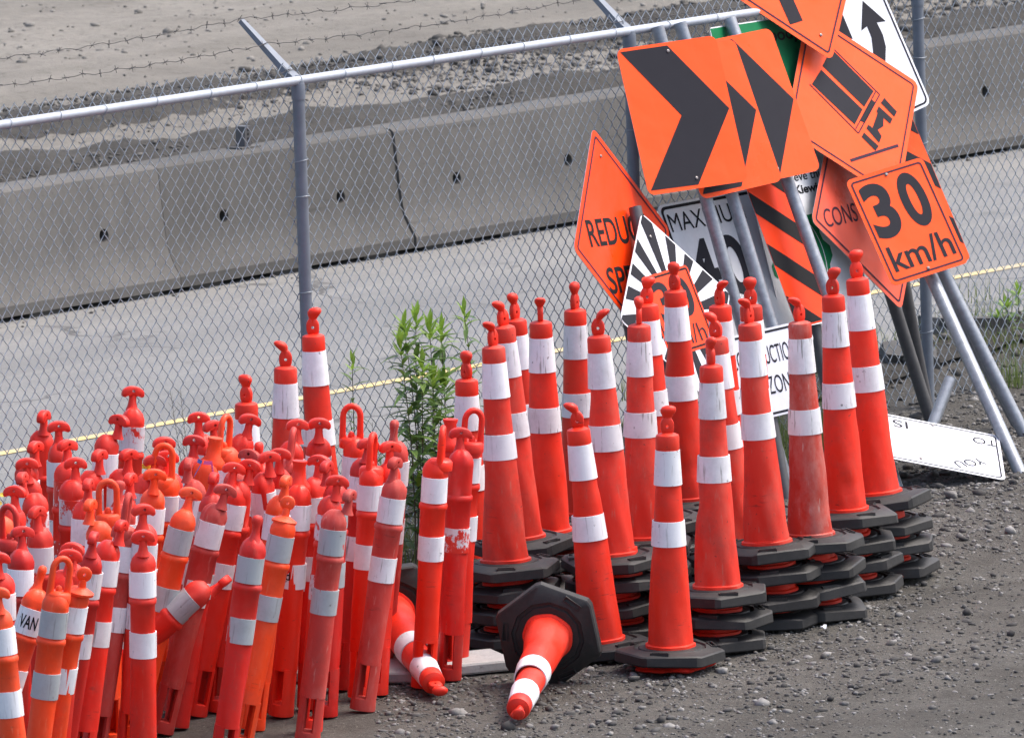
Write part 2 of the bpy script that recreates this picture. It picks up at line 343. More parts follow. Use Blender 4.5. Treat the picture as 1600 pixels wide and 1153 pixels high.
# placement tables: x, y (metres), stack height / lean, look
CONES=[
 ('A',-0.985,-6.476,2,0.0334,1.080),
 ('B',-0.820,-6.249,3,-0.0166,1.080),
 ('C',-1.139,-6.691,1,0.0234,1.080),
 ('D',-0.206,-6.384,1,0.0134,1.080),
 ('c1',-0.049,-7.348,4,-0.0266,1.080),
 ('c2',0.020,-6.779,4,-0.0516,1.080),
 ('c3',0.056,-5.346,2,-0.0366,1.080),
 ('c4',0.134,-6.083,3,-0.0066,1.080),
 ('c5',0.280,-4.513,1,0.0034,1.080),
 ('c6',0.399,-7.274,4,-0.0366,1.100),
 ('c7',0.336,-7.709,1,-0.0766,1.070),
 ('c8',0.595,-6.326,4,-0.0166,1.080),
 ('c9',0.519,-6.881,4,0.0184,1.080),
 ('c10',0.744,-4.795,2,-0.0266,1.100),
 ('c11',0.911,-5.795,3,-0.0166,1.080),
 ('c12',0.915,-6.670,3,-0.0566,1.080),
 ('c13',0.818,-7.615,3,0.0034,1.110),
 ('c14',0.609,-7.917,1,0.0184,1.060),
 ('c15',1.054,-5.189,2,-0.0166,1.080),
 ('c16',1.044,-7.119,4,-0.0516,1.110),
 ('c17',1.227,-6.958,4,-0.0216,1.080),
 ('c18',1.390,-6.361,4,-0.0266,1.100),
 ('c19',1.544,-5.956,4,-0.0666,1.110),
]
POSTS=[
 (-1.975,-7.304,0.0134,'T','r',70,'n'),
 (-1.907,-7.622,0.0334,'T','r',10,'c'),
 (-2.027,-8.160,0.0334,'T','r',60,'c'),
 (-1.981,-8.558,0.0134,'T','r',5,'c'),
 (-1.888,-8.186,0.0634,'T','r',40,'p'),
 (-1.827,-8.592,0.0334,'T','r',8,'p'),
 (-1.940,-8.950,0.0034,'T','r',75,'p'),
 (-1.798,-7.485,0.1234,'T','r',-35,'c'),
 (-1.687,-6.822,0.1034,'T','r',15,'p'),
 (-1.661,-9.378,0.0334,'L','o',5,'c'),
 (-1.576,-8.539,0.0834,'T','r',10,'p'),
 (-1.508,-8.102,0.0634,'T','r',20,'s'),
 (-1.513,-8.523,0.1134,'L','o',0,'s'),
 (-1.517,-8.512,0.1334,'T','r',5,'s'),
 (-1.403,-8.119,0.0834,'T','d',0,'c'),
 (-1.333,-7.525,0.0534,'T','r',0,'s'),
 (-1.383,-8.132,0.1334,'C','o',0,'n'),
 (-1.252,-7.794,0.0334,'T','r',30,'s'),
 (-1.297,-7.898,0.1334,'L','o',60,'c'),
 (-1.333,-7.435,0.2334,'T','r',15,'s'),
 (-1.332,-8.793,0.2234,'T','r',10,'s'),
 (-1.238,-8.715,0.1334,'T','r',-10,'n'),
 (-1.575,-9.252,0.2734,'T','o',15,'g'),
 (-1.461,-9.152,0.2834,'T','f',12,'s'),
 (-1.722,-9.738,0.1934,'L','f',80,'s'),
 (-1.501,-10.375,0.0334,'T','r',5,'c'),
 (-1.764,-10.089,0.1634,'T','r',70,'s'),
 (-1.848,-10.259,0.1934,'T','d',80,'s'),
 (-2.019,-10.296,0.0734,'T','d',20,'c'),
 (-1.933,-11.171,0.1634,'L','o',25,'g'),
 (-2.176,-10.938,0.3534,'K','o',80,'v'),
 (-1.895,-11.015,0.2034,'O','o',10,'c'),
 (-1.899,-10.759,0.1334,'T','r',5,'c'),
 (-1.857,-10.574,0.1334,'T','r',-15,'s'),
 (-1.578,-9.713,0.1134,'T','r',20,'s'),
 (-1.975,-9.28,1.1834,'T','r',80,'g'),
 (-1.908,-9.418,-0.1666,'K','o',0,'c'),
 (-2.037,-10.836,0.0334,'T','r',10,'c'),
 (-1.929,-11.599,-0.0666,'T','o',0,'c'),
 (-1.002,-8.558,-0.0266,'T','r',20,'s'),
 (-0.930,-7.844,0.0134,'T','r',8,'s'),
 (-0.881,-7.698,0.0834,'T','r',10,'c'),
 (-1.084,-8.250,0.1834,'L','f',85,'s'),
 (-0.981,-8.857,0.1184,'C','b',0,'w'),
 (-0.866,-8.710,0.0534,'T','r',-20,'s'),
 (-0.722,-7.730,0.0734,'L','b',0,'c'),
 (-1.138,-9.579,0.2334,'O','o',0,'g'),
 (-1.204,-10.114,0.1784,'K','d',40,'g'),
 (-0.869,-9.504,0.1584,'T','f',70,'g'),
 (-0.759,-8.298,0.1534,'T','d',25,'s'),
 (-0.662,-8.519,0.0834,'L','b',75,'c'),
 (-0.584,-7.865,0.1134,'K','f',60,'c'),
 (-0.652,-8.803,0.1784,'T','f',65,'s'),
 (-0.405,-8.325,0.0884,'L','b',85,'c'),
 (-0.301,-8.168,0.0884,'T','d',10,'q'),
 (-0.272,-7.903,0.0934,'L','r',15,'c'),
 (-0.312,-7.975,0.0534,'C','r',0,'c'),
 (-1.082,-8.723,0.3634,'T','r',50,'s'),
 (-0.600,-8.447,0.0934,'T','r',30,'s'),
 (-1.031,-8.523,0.0834,'T','r',0,'s'),
 (-1.742,-8.381,0.0134,'T','r',60,'s'),
 (-2.046,-9.279,0.0334,'T','r',-20,'c'),
 (-1.674,-8.392,0.0734,'T','r',45,'c'),
 (-1.615,-9.009,0.0434,'T','r',70,'s'),
 (-1.586,-8.880,0.1367,'T','o',15,'c'),
 (-1.401,-9.029,0.2001,'T','d',80,'g'),
 (-1.281,-8.459,0.1634,'T','f',-25,'c'),
 (-1.043,-8.397,0.0201,'K','r',62,'s'),
 (-1.093,-9.147,0.1534,'T','o',75,'s'),
 (-0.861,-9.228,0.1267,'T','r',10,'p'),
 (-0.802,-8.902,0.0834,'T','d',68,'g'),
 (-1.410,-8.686,0.1167,'T','f',85,'s'),
 (-1.691,-9.243,0.1301,'K','f',20,'s'),
 (-1.788,-9.636,0.1434,'T','o',72,'c'),
 (-1.919,-9.769,0.0301,'T','r',55,'p'),
 (-1.997,-9.968,0.0034,'L','d',-35,'s'),
 (-1.793,-9.142,0.0667,'T','r',78,'s'),
]
SIGNS={
 'S1':((0.7901,-3.5982,1.6697),(0.8340,0.5514,0.0198),(0.1852,-0.2460,-0.9514),0.535,0.665),
 'S2':((0.9517,-3.3823,1.6191),(0.8128,0.5771,0.0793),(0.2853,-0.2756,-0.9180),0.449,0.675),
 'S3':((1.1226,-3.2191,1.6429),(0.8058,0.5888,0.0639),(0.2948,-0.3052,-0.9055),0.455,0.683),
 'S4':((1.3229,-2.3855,2.1588),(0.2276,0.6681,0.7084),(0.7414,0.3527,-0.5708),0.653,0.643),
 'S5':((1.5754,-2.4396,1.5265),(0.7390,0.3689,-0.5637),(-0.1809,-0.6973,-0.6935),0.680,0.684),
 'S6':((1.7986,-2.7239,1.0344),(0.8744,0.4513,0.1784),(0.3621,-0.3622,-0.8589),0.405,0.533),
 'S7':((1.6347,-2.4517,1.0883),(0.5614,0.4990,-0.6602),(-0.1902,-0.6986,-0.6898),0.718,0.720),
 'S8':((1.8168,-2.1919,1.1184),(0.8580,0.4910,0.1505),(0.3398,-0.3230,-0.8833),0.330,0.814),
 'S9':((1.2472,-3.2397,1.0078),(0.7095,0.7022,0.0598),(0.3104,-0.2352,-0.9211),0.232,0.717),
 'S10':((1.2861,-2.7867,1.2888),(0.5005,0.8640,-0.0552),(0.2082,-0.1821,-0.9610),0.840,1.392),
 'S11':((0.5027,-4.0358,1.1907),(0.4604,0.5149,-0.7231),(-0.1451,-0.7600,-0.6336),0.715,0.720),
 'S12':((0.7279,-4.0525,0.8839),(0.6157,0.4272,-0.6621),(-0.1801,-0.7417,-0.6461),0.627,0.627),
 'S13':((1.0108,-3.3385,0.9121),(0.7166,0.6974,0.0095),(0.3014,-0.2974,-0.9059),0.651,0.751),
 'S14':((1.1345,-3.8241,0.5408),(0.8129,0.5778,0.0728),(0.2058,-0.1682,-0.9640),0.391,0.388),
 'S15':((1.6627,-2.1899,1.7195),(0.6922,0.6964,0.1896),(0.3657,-0.1119,-0.9240),0.480,0.630),
 'S16':((1.9045,-3.5210,0.1359),(0.9662,0.0958,-0.2393),(0.0214,-0.9550,-0.2958),0.544,0.448),
}
POLES={
 'P1':((0.695,-3.393,2.042),(1.206,-3.682,0.0)),
 'P2':((0.797,-3.242,2.036),(1.349,-3.624,0.0)),
 'P3':((1.025,-2.905,2.002),(1.685,-3.693,0.0)),
 'P4':((1.583,-2.079,1.614),(2.292,-2.628,0.0)),
 'P5':((1.580,-2.083,1.512),(2.243,-3.422,0.0)),
 'P6':((1.576,-2.089,1.175),(1.878,-1.843,0.0)),
 'P7':((0.562,-3.589,1.271),(0.807,-3.565,0.0)),
}

# ================================================================== SETTING
def axis_pts(lo, core0, core1, hi, step, far):
    a = list(np.arange(core0, core1+1e-6, step)); L = []; x = core0
    while x > lo: x -= max(step*2, (core0-x)*far+step*2); L.append(max(x, lo))
    Rr = []; x = core1
    while x < hi: x += max(step*2, (x-core1)*far+step*2); Rr.append(min(x, hi))
    return sorted(L)+a+Rr
def sheet(name, ss, ts, zf, mat):
    verts = []; nS, nT = len(ss), len(ts)
    for s in ss:
        for t in ts: verts.append(tuple(fp(s, t, zf(s, t))))
    faces = [(i*nT+j, (i+1)*nT+j, (i+1)*nT+j+1, i*nT+j+1) for i in range(nS-1) for j in range(nT-1)]
    me = bpy.data.meshes.new(name); me.from_pydata(verts, [], faces); me.materials.append(mat)
    for p in me.polygons: p.use_smooth = True
    o = obj(name, me); o['kind'] = 'structure'; return o
def nz(x, y, sc, seed=0.0): return noise.noise(Vector((x*sc+seed, y*sc-seed*1.7, seed*0.31)))
def yard_z(s, t):
    k = max(0.0, min(1.0, (t+0.1)/0.5)); k = k*k*(3-2*k)
    z = 0.010*nz(s, t, 3.1, 1.0)+0.006*nz(s, t, 9.0, 2.0)-0.012
    z += 0.07*max(0.0, nz(s, t, 0.9, 3.3))*max(0.0, min(1.0, (t+2.6)/2.0))*max(0.0, min(1.0, (s+2.5)/1.5))
    r = math.sin((s*0.55+t*1.0)*2.3+0.6*nz(s, t, 0.4, 9.0)); z -= 0.022*max(0.0, r)**4*(1.0 if t < -2.2 else 0.0)
    return z*(1-k)+k*(berm_z(s, t)-0.02)
def berm_z(s, t):
    k = max(0.0, min(1.0, (t-0.5)/1.35)); k = k*k*(3-2*k)
    base = (1-k)*0.0+k*(hr(s)-0.03)
    crest = (0.12+0.05*nz(s, 0, 1.3, 5.0))*math.exp(-((t-0.62)/0.42)**2)
    return base+crest+0.035*nz(s, t, 4.0, 6.0)*(1-k)+0.012*nz(s, t, 14.0, 7.0)*(1-k)
yard = sheet('yard_ground', axis_pts(-70, -13, 7, 70, 0.09, 0.35), axis_pts(-90, -8.5, 0.36, 0.4, 0.09, 0.35), yard_z, M['yard'])
verge = sheet('verge', axis_pts(-70, -9, 7, 70, 0.10, 0.35), list(np.arange(0.34, 2.3, 0.08)), lambda s, t: berm_z(s, t), M['verge'])
def field_z(s, t):
    z = hr(s)-0.03
    if t > 8.2:
        k = min(1, (t-8.2)/1.5); z += k*(0.05*nz(s, t, 0.8, 8.0)+0.02*nz(s, t, 2.7, 9.0)+0.012*nz(s, t*3.0, 4.0, 3.0))
        z += 0.10*math.exp(-((t-10.7-0.35*nz(s, 0, 0.5, 4.0))/0.55)**2)+0.07*math.exp(-((t-12.75-0.3*nz(s, 3, 0.5, 4.0))/0.45)**2)
    return z
field = sheet('site_ground', axis_pts(-120, -2, 26, 160, 0.16, 0.3), axis_pts(1.7, 7.3, 19.0, 260, 0.16, 0.3), field_z, M['field'])
road = sheet('road', axis_pts(-120, -10, 20, 160, 1.0, 0.5), list(np.arange(1.75, 8.05, 0.35)), lambda s, t: hr(s), M['asphalt'])
line = sheet('road_line', axis_pts(-120, -10, 20, 160, 1.0, 0.5), [3.77, 3.85], lambda s, t: hr(s)+0.004, M['yellow'])

# dark gravel windrows pushed up behind the barriers
def windrow(name, tc, w, h, seed, s0, s1):
    def zf(s, t):
        c = tc+0.35*nz(s, seed, 0.5, 4.0); ww = w*(1+0.45*nz(s, seed, 1.1, 2.0)+0.25*nz(s, seed, 4.0, 3.0))
        e = abs(t-c)/ww
        return field_z(s, t)-0.05+(0.05+h*(0.7+0.6*nz(s, t, 2.0, seed)))*max(0.0, 1-e*e)+0.02*nz(s, t, 7.0, seed)+0.012*nz(s, t, 18.0, seed)
    return sheet(name, list(np.arange(s0, s1, 0.09)), list(np.arange(tc-1.1, tc+1.1, 0.06)), zf, M['windrow'])
windrow('gravel_windrow', 10.75, 0.52, 0.10, 1.0, 2.0, 30.0); windrow('gravel_windrow', 12.75, 0.5, 0.08, 9.0, 9.0, 32.0)
# --- loose stones and clods: one object each, nobody could count them
ico = bmesh.new(); bmesh.ops.create_icosphere(ico, subdivisions=1, radius=1.0)
IV = np.array([v.co[:] for v in ico.verts]); IF = np.array([[v.index for v in f.verts] for f in ico.faces]); ico.free()
def rocks(name, pts, sizes, mat, flat=0.65, label='', cat='gravel', parent=None):
    n = len(pts); nv = len(IV)
    V = np.repeat(IV[None], n, 0)*(1+rng.uniform(-0.32, 0.32, (n, nv, 1)))
    V = V*np.stack([rng.uniform(0.75, 1.3, n), rng.uniform(0.75, 1.3, n), rng.uniform(flat*0.75, flat*1.25, n)], -1)[:, None]*np.array(sizes)[:, None, None]
    a = rng.uniform(0, 6.28, n); ca, sa = np.cos(a), np.sin(a)
    X = V[..., 0]*ca[:, None]-V[..., 1]*sa[:, None]; Y = V[..., 0]*sa[:, None]+V[..., 1]*ca[:, None]
    tl = rng.uniform(-0.4, 0.4, n); Z = V[..., 2]+X*tl[:, None]*0.5
    V = np.stack([X, Y, Z], -1)+np.array(pts)[:, None]
    F = (IF[None]+(np.arange(n)*nv)[:, None, None]).reshape(-1, 3)
    me = bpy.data.meshes.new(name); me.vertices.add(n*nv); me.vertices.foreach_set('co', V.reshape(-1).astype(np.float32))
    me.loops.add(F.size); me.loops.foreach_set('vertex_index', F.reshape(-1).astype(np.int32))
    me.polygons.add(len(F)); me.polygons.foreach_set('loop_start', (np.arange(len(F))*3).astype(np.int32))
    me.update(calc_edges=True); me.materials.append(mat)
    o = obj(name, me); tag(o, label, cat, kind='stuff'); return o
P_, S_ = [], []
while len(P_) < 38000:
    x = random.uniform(-0.6, 3.2); y = random.uniform(-10.6, 1.2)
    q = Vector((x, y, 0))-F3; s = q.x*DX+q.y*DY; t = q.x*NX+q.y*NY
    if t > 0.1 or t < -7.5: continue
    dens = 0.4+0.75*nz(s, t, 0.7, 11.0)+(0.5 if t > -2.8 else 0.0)
    if random.random() > dens: continue
    sz = 0.0044*math.exp(random.gauss(0.05, 0.6)); sz = min(sz, 0.03)
    if t > -1.6 and random.random() < 0.25: sz *= 1.7
    P_.append((x, y, yard_z(s, t)+sz*random.uniform(-0.15, 0.35))); S_.append(sz)
rocks('gravel', P_, S_, M['stone'], label='loose grey crushed gravel strewn over the yard', cat='gravel')
P_, S_ = [], []
for i in range(26000):
    s = random.uniform(4.5, 25.0); r = random.random()
    if r < 0.55: t = 10.75+0.35*nz(s, 0, 0.5, 4.0)+random.gauss(0, 0.30)
    else: t = 12.75+0.3*nz(s, 3, 0.5, 4.0)+random.gauss(0, 0.30)
    if random.random() < 0.3 and nz(s, t, 1.2, 20.0) < 0.0: continue
    sz = 0.0065*math.exp(random.gauss(0, 0.55)); P_.append(tuple(fp(s, t, field_z(s, t)+0.05*max(0, 1-min(abs(t-10.75), abs(t-12.75))/0.5)+sz*0.3))); S_.append(min(sz, 0.035))
for i in range(12000):
    s = random.uniform(13.0, 26.0); t = random.uniform(10.2, 13.6); sz = 0.011*math.exp(random.gauss(0, 0.5))
    P_.append(tuple(fp(s, t, field_z(s, t)+sz*0.3))); S_.append(min(sz, 0.06))
rocks('rubble', P_, S_, M['rubble'], label='dark rubble heaped in long rows behind the barriers', cat='rubble')
P_, S_ = [], []
for i in range(6000):
    s = random.uniform(4.0, 26.0); t = random.uniform(8.5, 20.0); sz = 0.010*math.exp(random.gauss(0, 0.5))
    if nz(s, t, 0.9, 30.0) < -0.05: continue
    P_.append(tuple(fp(s, t, field_z(s, t)+sz*0.2))); S_.append(min(sz, 0.04))
rocks('soil_clods', P_, S_, M['clod'], label='pale soil clods scattered on the sandy site', cat='clods')
P_, S_ = [], []
for i in range(5200):
    s = random.uniform(-9, 6.5); t = random.uniform(0.12, 1.9); sz = 0.009*math.exp(random.gauss(0.1, 0.6)); sz = min(sz, 0.05)
    P_.append(tuple(fp(s, t, (yard_z(s, t) if t < 0.36 else berm_z(s, t))+sz*0.3))); S_.append(sz)
for i in range(500):
    s = random.uniform(-2, 24); t = 6.93-abs(random.gauss(0, 0.10)); sz = min(0.014, 0.004*math.exp(random.gauss(0, 0.6)))
    P_.append(tuple(fp(s, t, hr(s)+sz*0.3))); S_.append(sz)
for i in range(350):
    s = random.uniform(-9, 12); t = 1.8+abs(random.gauss(0, 0.15)); sz = min(0.03, 0.005*math.exp(random.gauss(0, 0.6)))
    P_.append(tuple(fp(s, t, hr(s)+sz*0.3))); S_.append(sz)
rocks('verge_stones', P_, S_, M['rubble'], label='loose stones on the earth bank and along the road edges', cat='stones')

# --- precast road barriers
LB, HB = 2.1375, 0.655
def barrier_mesh():
    hp = [(0.0, 0.03), (0.0, 0.085), (0.032, 0.135), (0.06, 0.185), (0.083, 0.245), (0.098, 0.33), (0.135, 0.615), (0.142, 0.638), (0.16, 0.651), (0.18, HB)]
    prof = hp+[(0.52-y, z) for y, z in hp[::-1]]
    bm = bmesh.new(); n = 9; L = LB-0.007; rows = []
    for k in range(n+1):
        x = -L/2+L*k/n; rows.append([bm.verts.new((x, y, z)) for y, z in prof])
    m = len(prof)
    for k in range(n):
        for i in range(m):
            j = (i+1) % m; bm.faces.new((rows[k][i], rows[k+1][i], rows[k+1][j], rows[k][j]))
    bm.faces.new(rows[0]); bm.faces.new(rows[-1][::-1])
    for x0 in (-L/2+0.12, -0.22, L/2-0.42): box(bm, x0, x0+0.30, 0.03, 0.49, 0.0, 0.032)
    bmesh.ops.recalc_face_normals(bm, faces=bm.faces)
    tmp = obj('barrier_tmp', mesh_from(bm, 'barrier_tmp', M['conc']))
    cb = bmesh.new()
    for x in (-LB/4, LB/4):
        rr = [[cb.verts.new((x+0.040*math.cos(2*math.pi*i/16), y, 0.345+0.035*math.sin(2*math.pi*i/16))) for i in range(16)] for y in (-0.3, 0.36)]
        for i in range(16):
            j = (i+1) % 16; cb.faces.new((rr[0][i], rr[0][j], rr[1][j], rr[1][i]))
        cb.faces.new(rr[0][::-1]); cb.faces.new(rr[1])
    bmesh.ops.recalc_face_normals(cb, faces=cb.faces)
    cut = obj('cut_tmp', mesh_from(cb, 'cut_tmp'))
    md = tmp.modifiers.new('b', 'BOOLEAN'); md.operation = 'DIFFERENCE'; md.object = cut; md.solver = 'EXACT'
    dg = bpy.context.evaluated_depsgraph_get(); me = bpy.data.meshes.new_from_object(tmp.evaluated_get(dg))
    bpy.data.objects.remove(tmp); bpy.data.objects.remove(cut)
    for p in me.polygons: p.use_smooth = True
    me.set_sharp_from_angle(angle=R(32)); me.name = 'road_barrier'
    return me
bme = barrier_mesh(); bme2 = bme.copy(); bme2.materials.clear(); bme2.materials.append(M['conc2'])
blab = {0: 'pale grey concrete road barrier beside the darker one carrying a steel post stub',
        1: 'darker concrete road barrier carrying a steel post stub on top',
        2: 'grey concrete road barrier adjoining the darker one, towards the signs', 4: 'grey concrete road barrier seen through the fence beyond the truck sign'}
for k in range(-2, 7):
    sc = 3.096+LB/4+LB*k-LB/2
    o = obj('road_barrier', bme if k != 1 else bme2, loc=fp(sc, 6.913+0.006*math.sin(k*2.3), hr(sc)-0.004), rot=(0, math.atan(-GR), YAW+0.0012*math.sin(k*1.7)))
    tag(o, blab.get(k, 'grey concrete road barrier with two lifting holes in the row across the road'), 'barrier', 'concrete barriers along the far side of the road')
# steel post stub on barrier
bm = bmesh.new(); box(bm, -0.085, 0.085, -0.05, 0.05, 0.0, 0.012); base_me = mesh_from(bm, 'base_plate', M['conc'])
sc = 4.60; pm = Matrix.Translation(fp(sc, 6.913+0.26, hr(sc)+HB-0.006)) @ Matrix.Rotation(YAW, 4, 'Z') @ Matrix.Rotation(math.atan(-GR), 4, 'Y')
st = empty('post_bracket', pm, 'perforated steel post stub bolted on top of a concrete barrier', 'bracket')
obj('base_plate', base_me, st)
bm = bmesh.new(); box(bm, -0.029, 0.029, -0.029, 0.029, 0.012, 0.118); stub_me = mesh_from(bm, 'socket', M['darkpipe']); sk = obj('socket', stub_me, st)
bm = bmesh.new(); lathe(bm, [(0.007, 0), (0.007, 0.003)], 10); hm = mesh_from(bm, 'perforation', M['black'])
for z in (0.03, 0.053, 0.076, 0.099):
    obj('perforation', hm, sk, loc=(0.0, -0.029, z), rot=(R(90), 0, 0)); obj('perforation', hm, sk, loc=(0.029, 0.0, z), rot=(0, R(90), 0))

# ================================================================== FENCE
def rail_z(s): return 1.927+GR*s
fence = empty('chain_link_fence', Matrix.Translation((0, 0, 0)), 'galvanised chain link fence with top rail and three strands of barbed wire', 'fence')
POST_S = [-2.5702*k for k in (3, 2, 1, 0.066, -1)]
S0, S1 = POST_S[0]-0.05, POST_S[-1]+0.05
for s in POST_S:
    zt = rail_z(s)-0.03
    bm = bmesh.new(); lathe(bm, [(0.0265, -0.15), (0.0265, zt)], 20); po = obj('post', mesh_from(bm, 'post', M['fencepost'], 40), fence, loc=fp(s, 0, 0))
    bm = bmesh.new()
    lathe(bm, [(0.030, zt-0.05), (0.0305, zt), (0.028, zt+0.018)], 20)
    tube(bm, [(0, 0, zt+0.0), (0, 0, zt+0.03)], [0.027, 0.024], 14)
    cap = obj('post_cap', mesh_from(bm, 'post_cap', M['fencepost'], 40), po)
    bm = bmesh.new(); u = Vector((NX, NY, 0)); a0 = Vector((0, 0, zt+0.02)); a1 = a0+u*0.285+Vector((0, 0, 0.255))
    side = Vector((DX, DY, 0)); nrm = (a1-a0).cross(side).normalized(); ring = []
    for P, wd, th in ((a0-u*0.012, 0.028, 0.012), (a0+(a1-a0)*0.15, 0.024, 0.014), (a1, 0.012, 0.010)):
        ring.append([bm.verts.new(P+side*x*wd+nrm*y*th) for x, y in ((-1, -1), (1, -1), (1, 1), (-1, 1))])
    for k in range(2):
        for i in range(4): bm.faces.new((ring[k][i], ring[k][(i+1) % 4], ring[k+1][(i+1) % 4], ring[k+1][i]))
    bm.faces.new(ring[0][::-1]); bm.faces.new(ring[2])
    obj('barb_arm', mesh_from(bm, 'barb_arm', M['fencepost']), po)
bm = bmesh.new(); tube(bm, [fp(S0, 0, rail_z(S0)), fp(S1, 0, rail_z(S1))], 0.0195, 16)
obj('top_rail', mesh_from(bm, 'top_rail', M['galv'], 40), fence)
bm = bmesh.new(); tube(bm, [Vector((0.0228*math.cos(a), 0.006*math.sin(a*2), 0.0228*math.sin(a))) for a in np.linspace(0, 6.2, 17)]+[Vector((0.03, 0.002, -0.02)), Vector((0.02, 0.004, -0.045))], 0.0018, 5)
tie = mesh_from(bm, 'tie_wire', M['wire'], 60)
s = S0+0.12
while s < S1:
    obj('tie_wire', tie, fence, loc=fp(s, 0, rail_z(s)), rot=(0, random.uniform(-0.3, 0.3), YAW+math.pi/2+random.uniform(-0.25, 0.25))); s += 0.375+random.uniform(-0.06, 0.06)
bm = bmesh.new(); tube(bm, [Vector((0.031*math.cos(a), 0.031*math.sin(a), 0.002*a)) for a in np.linspace(0, 6.2, 17)], 0.0018, 5)
ptie = mesh_from(bm, 'post_tie', M['wire'], 60)
for s in POST_S:
    for z in (0.35, 0.8, 1.25, 1.62, 1.83): obj('post_tie', ptie, fence, loc=fp(s, 0, z+random.uniform(-0.05, 0.05)), rot=(0.1, 0.1, random.uniform(0, 6)))
# chain link: each picket wire is a flattened zig-zag hooked into its neighbours
def chain_mesh():
    W2, HH, rad = 0.036, 0.0405, 0.0019
    npk = int((S1-S0)/W2); nz_ = 54; allv = []; allf = []; off = 0; K = 4
    for i in range(npk):
        s0 = S0+i*W2; zt = rail_z(s0)+0.075; pts = []; ph = i % 2; bulge = 0.018*math.sin(i*0.043)
        for j in range(nz_):
            z = zt-j*HH
            if z < 0.0: break
            right = (j+ph) % 2 == 0
            sx = s0+(W2+0.0016 if right else -0.0016)
            tt = 0.004 if right else -0.004
            b = bulge*math.sin(math.pi*max(0, min(1, z/1.95)))+0.006*math.sin(i*0.11+z*3)
            e = 0.006
            jz = 0.0012*math.sin(i*12.9+j*78.2)
            pts.append((sx-(0.003 if right else -0.003), -tt*0.9+b, z+e*0.75+jz)); pts.append((sx, b, z+jz)); pts.append((sx-(0.003 if right else -0.003), tt*0.9+b, z-e*0.75+jz))
        P = np.array([tuple(fp(a, b_+0.026, c)) for a, b_, c in pts]); n = len(P)
        T = np.gradient(P, axis=0); T /= np.linalg.norm(T, axis=1)[:, None]
        ref = np.array([NX, NY, 0.0]); B = np.cross(T, ref); B /= np.linalg.norm(B, axis=1)[:, None]; N = np.cross(B, T)
        ring = np.stack([P+rad*(math.cos(k*math.pi/2+0.78)*B+math.sin(k*math.pi/2+0.78)*N) for k in range(K)], 1)
        allv.append(ring.reshape(-1, 3)); idx = np.arange(n-1)[:, None]*K
        for k in range(K):
            k2 = (k+1) % K; allf.append(np.concatenate([idx+k, idx+k2, idx+K+k2, idx+K+k], 1)+off)
        off += n*K
    V = np.concatenate(allv); F = np.concatenate(allf)
    me = bpy.data.meshes.new('chain_link'); me.vertices.add(len(V)); me.vertices.foreach_set('co', V.reshape(-1).astype(np.float32))
    me.loops.add(F.size); me.loops.foreach_set('vertex_index', F.reshape(-1).astype(np.int32)); me.polygons.add(len(F))
    me.polygons.foreach_set('loop_start', (np.arange(len(F))*4).astype(np.int32)); me.polygons.foreach_set('use_smooth', np.ones(len(F), bool))
    me.update(calc_edges=True); me.materials.append(M['wire']); return me
cl = obj('chain_link', chain_mesh(), fence); cl['kind'] = 'stuff'
bm = bmesh.new(); s = S0; pts = []
while s < S1: pts.append(fp(s, -0.02, rail_z(s)-1.2+0.02*math.sin(s*3))); s += 0.3
# barbed wire strands
for fr, sag in ((0.12, 0.012), (0.55, 0.02), (0.96, 0.025)):
    bm = bmesh.new(); pts = []; n = 260
    for i in range(n+1):
        s = S0+(S1-S0)*i/n; u = ((s-S0-0.05)/2.5702) % 1.0
        z = rail_z(s)-0.01+0.255*fr+0.02-sag*4*u*(1-u)+0.004*math.sin(s*23)+0.003*math.sin(s*51+fr*9); t = 0.285*fr
        pts.append(fp(s, t+0.004*math.sin(s*17), z))
    tube(bm, pts, 0.0017, 4)
    for i in range(2, n, 3):
        P = pts[i]
        for q in range(2):
            a = random.uniform(0, 6.28); e = Vector((NX, NY, 0))*math.cos(a)*0.017+Vector((0, 0, 1))*math.sin(a)*0.017+Vector((DX, DY, 0))*random.uniform(-0.006, 0.006)
            tube(bm, [P-e, P+e], 0.0012, 3)
        d = Vector((DX, DY, 0))*0.007; tube(bm, [P-d, P+d], 0.0034, 5)
    obj('barbed_wire', mesh_from(bm, 'barbed_wire', M['barb']), fence)

